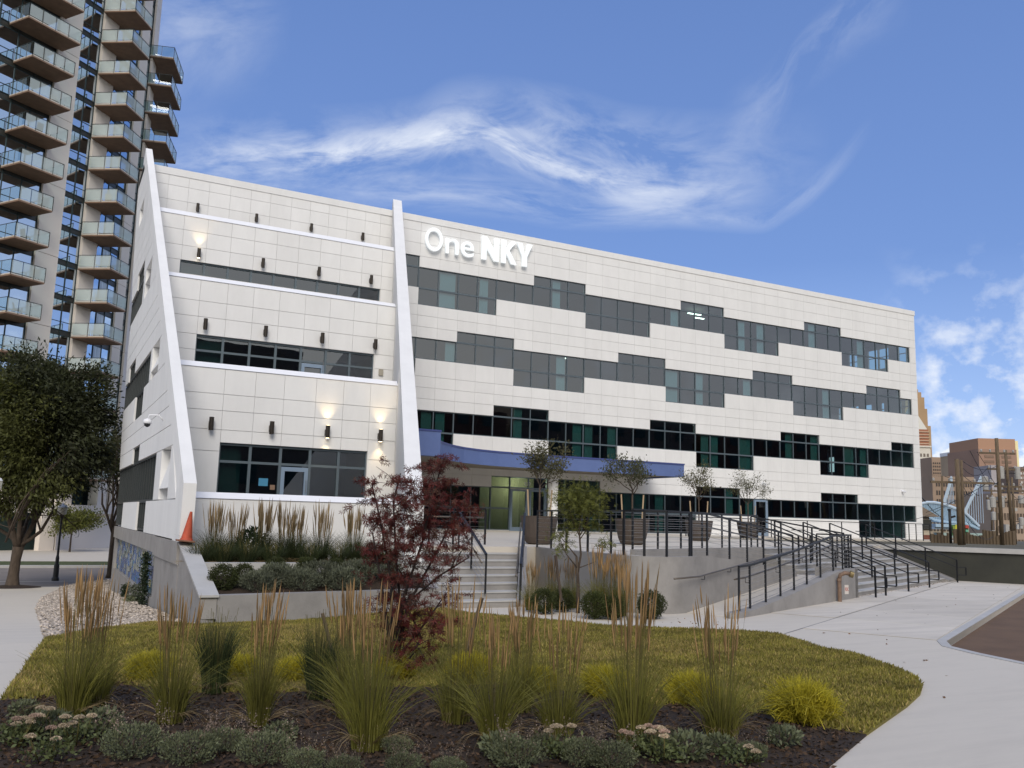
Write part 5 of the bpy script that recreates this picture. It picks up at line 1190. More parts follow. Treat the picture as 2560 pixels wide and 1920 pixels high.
MB().tube([(QV(645,1500,56).x,QV(645,1500,56).y,1.35), QV(622,960,56)], 0.085, 10).build('post', BLACKM, lp_, smooth=True); MB().beam(QV(640,1085,56), QV(718,1065,56), 0.09, 0.12).build('arm', BLACKM, lp_); MB().beam(QV(600,958,56), QV(632,962,56), 0.2, 0.12).build('lamp_head', BLACKM, lp_)
# low sheds, boxes and a timber fence behind the coping
fn = thing('timber_fence', tuple(QV(1000,1520,57)), 'low weathered timber fence along the dark wall coping', 'fence')
rfx = random.Random(4)
for i in range(26):
    x = 345+i*54; 
    if 640 < x < 690: continue
    p = QV(x,1525,57); h_ = 0.35+0.5*rfx.random(); MB().box(p.x-0.14,p.x+0.14,p.y-0.05,p.y+0.05,1.35,1.5+h_).build('board', WOOD, fn)
for i, (x, y, w_, h_) in enumerate([(1480,1460,40,120),(1565,1200,60,240),(1450,740,90,60),(1690,930,60,50),(1340,1300,50,120),(1740,1200,40,80),(1800,1180,45,90)]):
    a = QV(x, y+h_, 64+i); tag(rbox(a, QV(x+w_, y+h_, 64+i), 0.4, a.z, QV(x,y,64+i).z, CAN, 'utility_box', None), ['white utility box low between the leaning poles','tall white cabinet behind the leaning poles','pale banner box hung between the leaning poles','small white sign box at right','narrow grey meter box left of the leaning poles','grey meter box beside the shorter pole','grey meter box at far right'][i], 'utility box', 'boxes among the utility poles')
# ================================================================== PLANTS
def LM(name, c, var=0.35, isl=0.35, tr=0.25, rough=0.7): return mat(name, c, rough, var=var, vscale=1.5, island=isl, trans=tr)
def frames(D, rng_):
    """orthonormal frames around directions D (n,3)"""
    D = D/np.linalg.norm(D, axis=1, keepdims=True); R = rng_.normal(size=D.shape); A = np.cross(D, R); A /= np.linalg.norm(A, axis=1, keepdims=True); return D, A, np.cross(D, A)
def leaf_mesh(name, P, D, size, m, rng_, wid=0.45, midx=None, fold=0.0):
    """one pointed leaf (rhombus) per point P, growing along D"""
    n = len(P); s = size*(0.65+0.7*rng_.random(n))[:, None]; D, A, B = frames(D, rng_)
    V = np.empty((n, 4, 3)); V[:,0] = P; V[:,1] = P+D*s*0.45+A*s*wid*0.5; V[:,2] = P+D*s; V[:,3] = P+D*s*0.45-A*s*wid*0.5+B*s*fold
    return tri_mesh(name, V.reshape(-1,3), np.arange(4*n).reshape(n,4), m, midx)
def palmate_mesh(name, P, D, size, m, rng_, lobes=5):
    n = len(P); s = size*(0.7+0.6*rng_.random(n))[:, None]; D, A, B = frames(D, rng_); V = []; F = []
    angs = np.linspace(-1.9, 1.9, lobes); lens = 1-0.35*np.abs(angs)/1.9
    V.append(P)
    for a, l_ in zip(angs, lens):
        T = P+(D*math.cos(a)+A*math.sin(a))*s*l_ - B*s*0.18*l_; L_ = P+(D*math.cos(a-0.22)+A*math.sin(a-0.22))*s*l_*0.45; R_ = P+(D*math.cos(a+0.22)+A*math.sin(a+0.22))*s*l_*0.45
        V += [L_, T, R_]
    V = np.stack(V, 1); k = V.shape[1]; base = np.arange(n)[:, None]*k
    Fs = [np.concatenate([base, base+1+3*i, base+2+3*i, base+3+3*i], 1) for i in range(lobes)]
    return tri_mesh(name, V.reshape(-1,3), np.concatenate(Fs), m)
def ribbons(name, B0, T0, bend, w, m, rng_, seg=3, taper=True, flat=False):
    """curved grass blades from B0 to T0, bowed by vector bend"""
    n = len(B0); D = T0-B0; D_, A, Bn = frames(D, rng_); V = np.empty((n, (seg+1)*2, 3)); w = np.broadcast_to(np.asarray(w, float), (n,))
    for k in range(seg+1):
        t = k/seg; c = B0+D*t+bend*(4*t*(1-t)) ; ww = (w*(1-0.85*t) if taper else w*np.ones(n))[:, None]/2
        V[:, 2*k] = c-A*ww; V[:, 2*k+1] = c+A*ww
    base = np.arange(n)[:, None]*(2*(seg+1)); F = np.concatenate([np.concatenate([base+2*k, base+2*k+1, base+2*k+3, base+2*k+2], 1) for k in range(seg)])
    return tri_mesh(name, V.reshape(-1,3), F, m)
def add(name, me, par, loc=None): 
    o = bpy.data.objects.new(name, me); C.objects.link(o)
    if par: o.parent = par
    if loc is not None: o.location = loc
    return o
BARK = mat('grey_brown_bark', (0.075,0.055,0.04), 0.95, var=0.35, vscale=9, bump=0.9, bscale=22, stretch=(1,1,0.35))
BARK2 = mat('dark_maple_bark', (0.03,0.02,0.018), 0.9, var=0.2, vscale=9)
def limb(mb, p, d, r, length, depth, rng_, tips, spread=0.6, up=0.15, kids=3, shrink=0.68, n=7):
    pts = [p]; rad = [r]; q = p.copy(); dd = d.copy(); steps = 4
    for i in range(steps):
        dd = dd+rng_.normal(size=3)*0.16; dd[2] += up*0.3; dd /= np.linalg.norm(dd); q = q+dd*length/steps; pts.append(q.copy()); rad.append(r*(1-0.42*(i+1)/steps))
        if depth <= 1 and i >= 1: tips.append((q.copy(), dd.copy()))
    mb.tube(pts, rad, max(4, n-2*(0 if depth > 2 else 1)))
    if depth > 0:
        for k in range(kids):
            t_ = rng_.integers(2, steps+1) if k else steps; a = pts[t_]; nd = dd+rng_.normal(size=3)*spread; nd[2] += up; nd /= np.linalg.norm(nd)
            limb(mb, a, nd, rad[t_]*0.75, length*shrink*(0.8+0.4*rng_.random()), depth-1, rng_, tips, spread, up, kids, shrink, n)
def tree(name, loc, label, h_trunk, r, first, leaf_m, seed, limbs=4, length=2.0, depth=3, spread=0.55, up=0.2, leaf=0.14, per=14, cloud=0.35, kids=3, bark=BARK, group=None, cat='tree', inside=None, lean=(0,0), pal=False, wid=0.5, shrink=0.68, droop=0.0):
    rg = np.random.default_rng(seed); t = thing(name, loc, label, cat, group); mb = MB(); tips = []
    top = np.array([lean[0], lean[1], h_trunk]); mb.tube([(0,0,-0.1),(0,0,0.12),tuple(top*0.5),tuple(top)], [r*1.55, r*1.05, r*0.95, r*0.85], 14)
    for k in range(limbs):
        a = 2*math.pi*(k+rg.random()*0.6)/limbs; s_ = first*(0.6+0.7*rg.random()); d = np.array([math.cos(a)*s_, math.sin(a)*s_, 1.0]); d /= np.linalg.norm(d)
        limb(mb, top*(0.82+0.18*rg.random()), d, r*0.62, length*(0.8+0.4*rg.random()), depth, rg, tips, spread, up, kids, shrink)
    tips_f = [q for q in tips if inside is None or inside(q[0])]
    add('trunk', (lambda o: o)(mesh_of(mb, 'trunk', bark)), t)
    P = np.array([q[0] for q in tips_f]); Dr = np.array([q[1] for q in tips_f]); P = np.repeat(P, per, 0); Dr = np.repeat(Dr, per, 0)
    P = P+rg.normal(size=P.shape)*cloud*np.array([1,1,0.7]); D_ = Dr*0.4+rg.normal(size=P.shape)*0.7; D_[:,2] -= droop
    if pal: me = palmate_mesh('crown', P, D_, leaf, leaf_m, rg)
    else: me = leaf_mesh('crown', P, D_, leaf, leaf_m, rg, wid)
    add('crown', me, t); return t
def mesh_of(mb, name, m, smooth=True):
    me = bpy.data.meshes.new(name); me.from_pydata(mb.v, [], mb.f); me.materials.append(m); me.polygons.foreach_set('use_smooth', [smooth]*len(me.polygons)); me.update(); return me
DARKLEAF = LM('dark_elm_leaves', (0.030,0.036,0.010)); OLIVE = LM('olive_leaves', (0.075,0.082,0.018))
# big street tree on the left: dense leafy clumps round a forked trunk
def big_tree():
    rg = np.random.default_rng(11); x, y = ground(30, 1468); z = gz(x, y)+0.02
    t = thing('street_tree', (x, y, z), 'large dense dark green tree at the left edge on the corner pavement', 'tree'); mb = MB(); tips = []
    mb.tube([(0,0,-0.15),(0,0,0.05),(0.0,0,0.5),(0.03,0,1.2),(0.08,0,1.75)], [0.42,0.30,0.225,0.205,0.235], 16)
    cc = np.array([0.45, -0.25, 6.35-z-0.9]); rad = np.array([3.1,3.1,4.05])
    for k, (dx, dy, dzz, rr, ll) in enumerate([(0.55,0.1,1,0.14,2.6),(-0.35,-0.2,1,0.15,2.8),(0.15,0.5,1,0.12,2.7),(0.1,-0.55,1,0.12,2.4),(0.9,-0.2,0.9,0.09,2.1),(-0.9,0.3,0.8,0.09,2.2)]):
        d = np.array([dx,dy,dzz]); d /= np.linalg.norm(d); limb(mb, np.array([0.08,0,1.55+0.06*k]), d, rr, ll, 3, rg, tips, 0.55, 0.12, 3, 0.7)
    for k in range(5):   # long bare twigs showing through on the left
        mb.tube([(-0.4+0.2*k,-1.6,2.0+0.5*k),(0.0+0.2*k,-2.3,3.6+0.3*k),(0.9+0.2*k,-2.8,5.2+0.2*k)], [0.05,0.035,0.012], 5)
    add('trunk', mesh_of(mb, 'trunk', BARK), t)
    Ps = []; Ms = []
    for k in range(190):
        v = rg.normal(size=3); v /= np.linalg.norm(v); rr = 0.45+0.55*rg.random()**0.5
        c = cc+v*rad*rr*(0.86+0.22*math.sin(3*math.atan2(v[1],v[0])+2*v[2]))
        if c[2] < 1.6 or (c[0] > 0.7 and c[2] < 4.0+0.3*c[0]): continue
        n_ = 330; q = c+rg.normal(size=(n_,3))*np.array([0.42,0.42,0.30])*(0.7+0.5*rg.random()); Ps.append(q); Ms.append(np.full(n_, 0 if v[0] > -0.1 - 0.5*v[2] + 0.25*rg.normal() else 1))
    P = np.concatenate(Ps); M_ = np.concatenate(Ms); out = (P-cc)/rad
    D_ = out+rg.normal(size=P.shape)*0.6; D_[:,2] -= 0.35
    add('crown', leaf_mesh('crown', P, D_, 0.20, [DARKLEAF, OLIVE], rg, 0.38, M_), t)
    sheet_m = MB(); n_ = 20; ring = [(1.15*math.cos(2*math.pi*i/n_)*(1+0.08*math.sin(3*i)), 0.95*math.sin(2*math.pi*i/n_), 0) for i in range(n_)]
    sheet_m.add([(0,0,0.13)]+[(a,b,0.0) for a,b,c in ring], [(0,i+1,(i+1)%n_+1) for i in range(n_)]); o = add('mulch_ring', mesh_of(sheet_m, 'mulch_ring', SOIL), None, (x,y,z)); tag(o, kind='structure')
big_tree()
x, y = ground(273, 1438)
tree('street_tree', (x, y, ZS+0.1), 'slender upright tree with thin crown squeezed beside the building side wall', 2.6, 0.13, 0.28, LM('elm_leaves', (0.045,0.05,0.014)), 23, limbs=5, length=2.6, depth=3, spread=0.34, up=0.32, leaf=0.15, per=11, cloud=0.28, inside=lambda p: p[2] > 0.8)
x, y = at(174, 1380, Z=ZS+0.15)[:2]
tree('street_tree', (x, y, ZS+0.155), 'small yellow green tree on the far verge in front of the dark garage', 1.6, 0.07, 0.9, LM('yellow_green_leaves', (0.10,0.11,0.018)), 31, limbs=6, length=1.3, depth=2, spread=0.6, up=0.10, leaf=0.20, per=26, cloud=0.32)
# lantern style street lamps
def lantern(x, y, z, h, label):
    t = thing('street_lamp', (x,y,z), label, 'street lamp', 'lantern street lamps by the side pavement')
    MB().lathe([(0.17,0),(0.17,0.12),(0.13,0.2),(0.12,0.75),(0.08,0.85),(0.085,1.1),(0.055,1.25),(0.045,h-0.55),(0.09,h-0.5),(0.12,h-0.42)], (x,y,z), 14).build('post', BLACKM, t)
    MB().lathe([(0.13,0),(0.20,0.06),(0.22,0.34),(0.19,0.36)], (x,y,z+h-0.42), 14).build('globe', mat('frosted_globe_%d' % int(h*10), (0.62,0.60,0.52), 0.3), t, smooth=False)
    MB().lathe([(0.23,0.0),(0.17,0.09),(0.06,0.14),(0.03,0.22),(0.01,0.24)], (x,y,z+h-0.06), 14).build('cap', CAPW, t)
x, y = ground(138, 1452); lantern(x, y, gz(x,y), 3.62, 'slim black lantern lamp post on the side pavement between the trees')
p = PD(-44, 1500, 31.5); lantern(p[0], p[1], gz(p[0],p[1]), 4.15, 'lantern lamp cut by the left picture edge in front of the big tree')
# pots with young trees
POT = mat('brown_resin_pot', (0.07,0.053,0.042), 0.7, var=0.1, vscale=3, bump=0.2)
STK = mat('pale_pine_stake', (0.42,0.31,0.19), 0.85, var=0.1)
potleaf = [LM('pot_tree_leaves_%d' % i, c) for i, c in enumerate([(0.085,0.08,0.03),(0.07,0.075,0.03),(0.10,0.095,0.035),(0.09,0.09,0.035)])]
for i, (x, y, h_, r_, lb) in enumerate([(-3.06,-19.6,1.0,0.62,'nearest the short steps'),(1.2,-18.8,1.0,0.6,'left of the middle behind the guard rail'),(8.5,-13.6,1.0,0.62,'third along the plaza'),(16.5,-8.0,1.0,0.66,'farthest near the side door')]):
    z = dz(y); t = thing('planter_pot', (x,y,z), 'large round brown resin planter '+lb, 'planter pot', 'big round planters on the plaza')
    MB().lathe([(0.34,0.0),(0.42,0.03),(0.50,0.22),(0.57,0.55),(0.61,0.84),(0.625,0.9),(0.58,0.9),(0.56,0.84)], (x,y,z), 24).build('pot', POT, t, smooth=False)
    MB().lathe([(0.58,0.0),(0.5,0.03),(0.1,0.06)], (x,y,z+0.80), 16).build('soil', SOIL, t)
    hh = [3.5,3.2,3.5,3.4][i]
    tr = tree('young_tree', (x,y,z+0.8), ['twisted','airy','spindly','sparse'][i]+' young tree in the planter '+lb, 1.15, 0.032, 0.8, potleaf[i], 50+i, limbs=5, length=0.72*hh/3.4, depth=2, spread=0.5, up=0.22, leaf=0.085, per=[16,13,9,9][i], cloud=0.14, kids=3, group='young trees in the big planters', wid=0.42)
    for s_ in (-1,1):
        tag(MB().tube([(x+s_*0.34*RVx(0),y+s_*0.34*RVx(1),z+0.75),(x+s_*0.40*RVx(0),y+s_*0.40*RVx(1),z+1.75)], 0.028, 8).build('tree_stake', STK), ['pale','tall','short','slim'][i]+' pine stake '+('left' if s_<0 else 'right')+' of the tree '+lb, 'stake', 'stakes beside the young trees') if True else None
# small green maple in the bed below the ramp wall
GM = LM('lime_maple_leaves', (0.13,0.14,0.025)); 
def small_maple():
    rg = np.random.default_rng(77); x, y = -6.15, -27.0; t = thing('young_maple', (x,y,0.05), 'small lime green maple in the bed below the curved wall', 'tree'); mb = MB()
    R_ = np.array([_r[0],_r[1],0]); Fv = np.array([math.sin(YAW),math.cos(YAW),0])
    def V3(a, z, b=0): return R_*a+Fv*b+np.array([0,0,z])
    def T(pts, r): mb.tube([tuple(V3(*p)) for p in pts], r, 7)
    T([(0,-0.1),(0,0.5),(-0.02,0.85),(-0.05,1.25)], [0.05,0.042,0.035,0.03]); T([(-0.02,0.85),(0.05,1.3),(0.02,1.65),(0.0,1.9),(0.08,2.5)], [0.03,0.026,0.022,0.018,0.008])
    T([(-0.05,1.25),(-0.22,1.45,0.1),(-0.45,1.72,0.1)], [0.02,0.014,0.006]); T([(0.0,0.95),(-0.3,1.3,-0.1),(-0.5,1.75,-0.1)], [0.018,0.012,0.005]); T([(0.03,1.0),(0.25,1.08,0.05),(0.42,1.15,0.05)], [0.014,0.01,0.004])
    T([(0.02,1.65),(0.2,1.9,0.1),(0.42,2.0,0.1)], [0.014,0.01,0.004]); T([(0.02,1.7),(-0.2,2.2,0),(-0.3,2.6,0)], [0.014,0.01,0.004]); T([(0.03,1.75),(0.3,2.3,0),(0.42,2.6,0)], [0.014,0.01,0.004])
    add('trunk', mesh_of(mb,'trunk',BARK), t); Ps = []
    for a, z, b, s_, n_ in [(0.0,2.75,0,0.24,330),(-0.3,2.6,0,0.2,240),(0.32,2.62,0.1,0.2,260),(0.1,2.45,-0.15,0.24,300),(-0.15,2.3,0.1,0.2,180),(0.38,2.3,0,0.17,150),(-0.5,1.75,-0.1,0.12,75),(-0.35,1.5,0.1,0.12,55),(0.62,1.55,0.05,0.11,80),(-0.25,1.95,0,0.13,70),(0.25,1.95,0.1,0.14,80),(-0.1,2.0,0,0.14,70),(0.45,1.98,0.1,0.1,40),(-0.45,1.35,0,0.09,25)]:
        Ps.append(V3(a,z,b)+rg.normal(size=(n_,3))*np.array([s_,s_,s_*0.6]))
    P = np.concatenate(Ps); D_ = rg.normal(size=P.shape); D_[:,2] = D_[:,2]*0.3-0.4; add('crown', palmate_mesh('crown', P, D_, 0.085, GM, rg), t)
# red japanese maple
RM = LM('red_maple_leaves', (0.115,0.018,0.014), tr=0.3); RM2 = LM('bronze_maple_leaves', (0.10,0.042,0.026), tr=0.3)
def red_maple():
    rg = np.random.default_rng(5); x, y = ground(985, 1702); t = thing('japanese_maple', (x,y,0.04), 'tall dark red japanese maple with many thin stems in the front bed', 'tree'); mb = MB()
    R_ = np.array([_r[0],_r[1],0]); Fv = np.array([math.sin(YAW),math.cos(YAW),0]); PXM = 2222/11.1
    def pp(px_, py_, b=0.0):   # position in the vertical sheet through the trunk, b = towards the back
        a = (px_-985)/PXM; z = 2.1-(py_-1289)/PXM; return R_*a*(1+b/11)+Fv*b+np.array([0,0,z-0.04])
    tips = []
    stems = [[(985,1702),(975,1560),(965,1440),(930,1290),(905,1200)],[(985,1702),(990,1500),(975,1400),(960,1250),(975,1170)],[(985,1700),(1000,1500),(1045,1350),(1065,1230),(1095,1130)],[(985,1700),(1010,1520),(1075,1390),(1120,1290),(1150,1230)],[(985,1700),(975,1600),(1000,1520),(1090,1440),(1165,1390)],[(985,1702),(1000,1640),(1060,1560),(1100,1500)],[(985,1702),(950,1500),(930,1400),(915,1330)],[(985,1700),(1030,1640),(1050,1600),(1030,1560),(1000,1520)]]
    for k, S_ in enumerate(stems):
        b0 = rg.normal()*0.25; P_ = [pp(*p, b=b0*i/len(S_)) for i, p in enumerate(S_)]; mb.tube([tuple(p) for p in P_], [0.022*(1-0.75*i/len(P_)) for i in range(len(P_))], 7)
        for i in range(1, len(P_)):
            for q in range(5):
                c = P_[i-1]+(P_[i]-P_[i-1])*rg.random(); d = rg.normal(size=3)*np.array([1,1,0.35]); d[2] += 0.25; d /= np.linalg.norm(d); L_ = 0.18+0.22*rg.random()
                if i == 1: 
                    if q > 1: continue
                e_ = c+d*L_; mb.tube([tuple(c), tuple(c+d*L_*0.5+np.array([0,0,0.02])), tuple(e_)], [0.007,0.005,0.003], 4, caps=False)
                for w_ in range(6): tips.append(c+d*L_*(0.35+0.13*w_)+rg.normal(size=3)*0.03)
    add('trunk', mesh_of(mb,'trunk',BARK2), t)
    # fans of leaves: outline of the crown in the photograph's proportions
    fans = []
    def fan(px_, py_, rx, ry, n_, bsp=0.32):
        for _ in range(n_):
            a = rg.random()*2*math.pi; rr = math.sqrt(rg.random()); fans.append(pp(px_+rx*rr*math.cos(a), py_+ry*rr*math.sin(a), rg.normal()*bsp))
    for a in [(1050,1150,40,14,8),(1105,1135,38,10,8),(1075,1180,55,16,12),(1000,1190,38,16,9),(950,1185,18,12,4),(925,1135,4,8,2),(955,1250,45,30,20),(1020,1240,60,30,30),(1100,1220,50,30,22),(1150,1260,38,20,10),(930,1300,42,35,24),(1000,1310,60,35,38),(1090,1300,70,35,36),(1160,1330,38,25,12),(950,1370,55,40,40),(1030,1370,60,40,34),(1110,1380,55,30,22),(1000,1440,50,30,18),(1080,1440,60,25,12),(985,1500,45,40,15),(1040,1530,50,35,14),(1080,1560,60,22,10),(1010,1590,50,30,14),(1040,1640,55,22,10),(1130,1490,40,20,7),(1110,1545,50,20,8)]:
        fan(*a)
    Fp = np.array(fans+[q for q in tips if rg.random() < 0.35]); n_ = len(Fp); per = 9
    dirs = rg.normal(size=(n_,3)); dirs[:,2] = -0.1; dirs /= np.linalg.norm(dirs, axis=1, keepdims=True)
    tt = rg.random((n_,per,1))*0.22-0.06; P = Fp[:,None,:]+dirs[:,None,:]*tt+rg.normal(size=(n_,per,3))*np.array([0.025,0.025,0.018]); P = P.reshape(-1,3); D_ = np.repeat(dirs, per, 0)*0.7+rg.normal(size=P.shape)*0.5; D_[:,2] -= 0.45
    mi = (rg.random(len(P)) < 0.3); hi = P[:,2] > 0
    add('foliage', palmate_mesh('foliage', P[~mi], D_[~mi], 0.062, RM, rg, 5), t); add('foliage', palmate_mesh('foliage', P[mi], D_[mi], 0.062, RM2, rg, 5), t)
    # black support stake along the trunk
    p0, p1 = pp(972,1700,-0.1), pp(972,1440,-0.1); tag(MB().tube([tuple(p0+np.array([x,y,0.0])), tuple(p1+np.array([x,y,0.04]))], 0.012, 6).build('tree_stake', BLACKM), 'thin black metal stake standing against the red maple', 'stake')
# feather reed grass
GB = [LM('reed_grass_green', (0.155,0.15,0.026)), LM('reed_grass_dark', (0.035,0.050,0.014))]; GDRY = LM('dry_blade', (0.22,0.16,0.08)); GST = LM('reed_stem', (0.12,0.105,0.03)); GPL = LM('tan_plume', (0.46,0.29,0.13), tr=0.35); GPL2 = LM('pale_plume', (0.36,0.26,0.14), tr=0.35)
def make_grass(seed, h, nb, ns, plume, gm, rbase=0.13, name='reed_grass', plume_m=None, blen=0.75, arch=0.5, pl=0.34):
    rg = np.random.default_rng(seed); t = empty(name, (0,0,0))
    a = rg.random(nb)*2*math.pi; rr = rbase*np.sqrt(rg.random(nb)); B0 = np.stack([rr*np.cos(a), rr*np.sin(a), np.zeros(nb)], 1)
    L_ = blen*(0.55+0.6*rg.random(nb)); out = (0.12+arch*rg.random(nb)**1.8)*L_; T0 = B0+np.stack([np.cos(a)*out, np.sin(a)*out, L_*(1-0.35*(out/L_))], 1); bend = np.stack([-np.cos(a)*out*0.18, -np.sin(a)*out*0.18, L_*0.10], 1)
    add('blades', ribbons('blades', B0, T0, bend, 0.0085, gm, rg, 4), t)
    nd = nb//6; a = rg.random(nd)*2*math.pi; B0 = np.stack([0.05*np.cos(a), 0.05*np.sin(a), np.zeros(nd)], 1); L_ = blen*(0.5+0.4*rg.random(nd)); T0 = B0+np.stack([np.cos(a)*L_*0.85, np.sin(a)*L_*0.85, L_*0.06], 1); bend = np.stack([0*a, 0*a, L_*0.22], 1)
    add('dry_blades', ribbons('dry_blades', B0, T0, bend, 0.006, GDRY, rg, 4), t)
    a = rg.random(ns)*2*math.pi; rr = 0.8*rbase*np.sqrt(rg.random(ns)); B0 = np.stack([rr*np.cos(a), rr*np.sin(a), np.zeros(ns)], 1); H = h*(0.66+0.34*rg.random(ns)); lean = 0.015+0.15*rg.random(ns)**1.3; T0 = B0+np.stack([np.cos(a)*H*lean, np.sin(a)*H*lean, H], 1)
    add('stems', ribbons('stems', B0, T0, rg.normal(size=(ns,3))*0.012, 0.0048, GST, rg, 3, taper=False), t)
    if plume:
        D = (T0-B0)/H[:, None]; l_ = pl*h/1.4*(0.55+0.6*rg.random(ns)); S_ = T0-D*l_[:, None]*0.9; E_ = T0+D*l_[:, None]*0.1; V = []; F = []
        D_, A, Bn = frames(D, rg); w = (0.0058+0.0045*rg.random(ns))*(1.5 if plume_m else 1)
        for k in range(5):
            tq = k/4; wv = (w*[0.35,1.0,0.9,0.6,0.1][k])[:, None]; c = S_+(E_-S_)*tq
            for q in range(3): an = 2*math.pi*q/3; V.append(c+(A*math.cos(an)+Bn*math.sin(an))*wv)
        V = np.stack(V, 1); base = np.arange(ns)[:, None]*15; Fs = []
        for k in range(4):
            for q in range(3): Fs.append(np.concatenate([base+3*k+q, base+3*k+(q+1)%3, base+3*(k+1)+(q+1)%3, base+3*(k+1)+q], 1))
        add('plumes', tri_mesh('plumes', V.reshape(-1,3), np.concatenate(Fs), plume_m or GPL), t)
    return t
def place(proto, x, y, z, sc, rz, label, cat, group, first=[set()]):
    if id(proto) in first[0]: o = copy_tree(proto)
    else: o = proto; first[0].add(id(proto))
    o.location = (x, y, z); o.rotation_euler = (0, 0, rz); o.scale = (sc if isinstance(sc, tuple) else (sc,sc,sc)); tag(o, label, cat, group); return o
gpro = [make_grass(1, 1.42, 330, 50, True, GB[0], arch=0.7), make_grass(2, 1.50, 380, 62, True, GB[0], arch=0.55), make_grass(3, 1.36, 400, 34, True, GB[0], arch=0.85, blen=0.85), make_grass(4, 1.0, 520, 60, False, GB[1], blen=0.8, arch=0.35), make_grass(21, 1.46, 300, 44, True, GB[0], arch=0.95, rbase=0.16), make_grass(22, 1.38, 360, 56, True, GB[0], arch=0.6, rbase=0.10, pl=0.28)]
fg = [(180,1800,1,1.05,'leftmost'),(236,1770,4,0.92,'second, close behind the leftmost'),(425,1813,0,1.02,'third from the left'),(645,1822,5,1.0,'fourth, left of the wooden stake'),(917,1882,2,1.16,'bright green, below the red maple stake'),(868,1800,5,1.05,'behind the bright green one at the red maple'),(1140,1812,4,1.0,'just right of the bare mulch patch'),(1235,1868,2,1.02,'centre of the right half, nearest the camera'),(1305,1786,5,0.95,'behind the centre right pair'),(1395,1842,4,0.92,'slim one before the gold shrub pair'),(1582,1872,1,1.12,'tall one near the pale flower heads'),(1804,1850,4,1.0,'rightmost')]
rgp = random.Random(9)
for px_, py_, k, sc, lb in fg:
    x, y = ground(px_, py_); place(gpro[k], x, y, 0.03, (sc*(0.85+0.2*rgp.random()),sc*(0.85+0.2*rgp.random()),sc*(0.94+0.1*rgp.random())), rgp.random()*6, 'tan plumed feather reed grass clump in the front bed, '+lb, 'ornamental grass', 'feather reed grasses in the front bed')
for px_, py_, lb in [(533,1738,'left of the fourth plumed clump'),(795,1752,'beside the leaning wooden stake')]:
    x, y = ground(px_, py_); place(gpro[3], x, y, 0.03, 1.0, rgp.random()*6, 'dark green grass clump without plumes, '+lb, 'ornamental grass', 'dark grass clumps in the front bed')
ppro = [make_grass(11, 1.5, 650, 60, True, GB[1], 0.16, plume_m=GPL2, blen=0.85, arch=0.75, pl=0.5), make_grass(12, 1.5, 600, 46, True, GB[1], 0.14, plume_m=GPL2, blen=0.8, arch=0.8, pl=0.5)]
for i, (ex, sc) in enumerate([(370,1.0),(575,0.97),(850,1.05),(1080,1.04),(1190,0.95),(1430,1.05),(1750,1.0)]):
    p = at(440+ex*.2532, 1390, Y=-23.0); place(ppro[i%2], p[0], -23.0, 0.9, sc, rgp.random()*6, 'feathery grass on the upper planter step, '+['leftmost beside the cone','thin second from left','third from left behind the dark shrub','fourth from left','fifth, close to the fourth','sixth, broad plumes','last beside the red maple'][i], 'ornamental grass', 'plumed grasses in the planter')
for i, ex in enumerate([230,480,700,960,1320,1600,1900,2050]):
    p = at(440+ex*.2532, 1390, Y=-23.5); place(gpro[3], p[0], -23.5, 0.9, (1.15,1.15,0.62), rgp.random()*6, 'low arching green grass on the upper planter step, '+['first','second','third','fourth','fifth','sixth','seventh','eighth'][i]+' from the left', 'ornamental grass', 'low green grasses in the planter')
for i, (cx, cy, yy, sc) in enumerate([(960,1330,-26.4,0.85),(1110,1330,-25.9,0.85),(1240,1330,-26.2,0.9),(1430,1330,-27.6,1.05),(1510,1340,-27.9,1.05),(1580,1340,-28.0,1.0)]):
    p = at(980+cx*.3617, 1470, Y=yy); place(gpro[i%2], p[0], yy, 0.03, sc, rgp.random()*6, 'feather reed grass against the curved wall, '+['leftmost','second from left','thin third behind the small maple','fourth from left','fifth from left','rightmost'][i], 'ornamental grass', 'grasses in the bed below the curved wall')
# clipped and loose shrubs: leaf shells round a few stems
def make_shrub(seed, rx, rz, n, leaf, m, dirup=0.3, wid=0.5, strand=False, name='round_shrub'):
    rg = np.random.default_rng(seed); t = empty(name, (0,0,0)); mb = MB()
    for k in range(6): a = k*1.05; mb.tube([(0,0,-0.03),(rx*0.3*math.cos(a),rx*0.3*math.sin(a),rz*0.6),(rx*0.6*math.cos(a),rx*0.6*math.sin(a),rz*1.3)], [0.012,0.009,0.004], 5)
    add('stems', mesh_of(mb,'stems',BARK), t)
    v = rg.normal(size=(n,3)); v /= np.linalg.norm(v,axis=1,keepdims=True); rr = (0.5+0.5*rg.random(n)**0.5)*(1+(0.26 if strand else 0.10)*np.sin(5*np.arctan2(v[:,1],v[:,0])+3*v[:,2]+seed)+0.06*rg.normal(size=n)); P = v*rr[:,None]*np.array([rx,rx,rz])+np.array([0,0,rz*0.95]); P[:,2] = np.maximum(P[:,2], 0.01); D_ = v*0.8+rg.normal(size=(n,3))*0.5; D_[:,2] += dirup
    if strand:
        D_ /= np.linalg.norm(D_,axis=1,keepdims=True); L_ = leaf*(0.6+0.8*rg.random(n))[:,None]; add('foliage', ribbons('foliage', P-D_*L_*0.4, P+D_*L_*0.6, np.zeros((n,3))+np.array([0,0,-0.15])*L_*0+np.array([0,0,0.12])*L_, 0.0075, m, rg, 2), t)
    else: add('foliage', leaf_mesh('foliage', P, D_, leaf, m, rg, wid), t)
    return t
BOX = LM('boxwood_leaves', (0.042,0.052,0.010)); GREY = LM('grey_green_leaves', (0.11,0.12,0.075)); GOLD = LM('gold_thread_foliage', (0.42,0.36,0.025), tr=0.35); CAT = LM('catmint_leaves', (0.13,0.145,0.075)); FOR = LM('forest_leaves', (0.02,0.035,0.010))
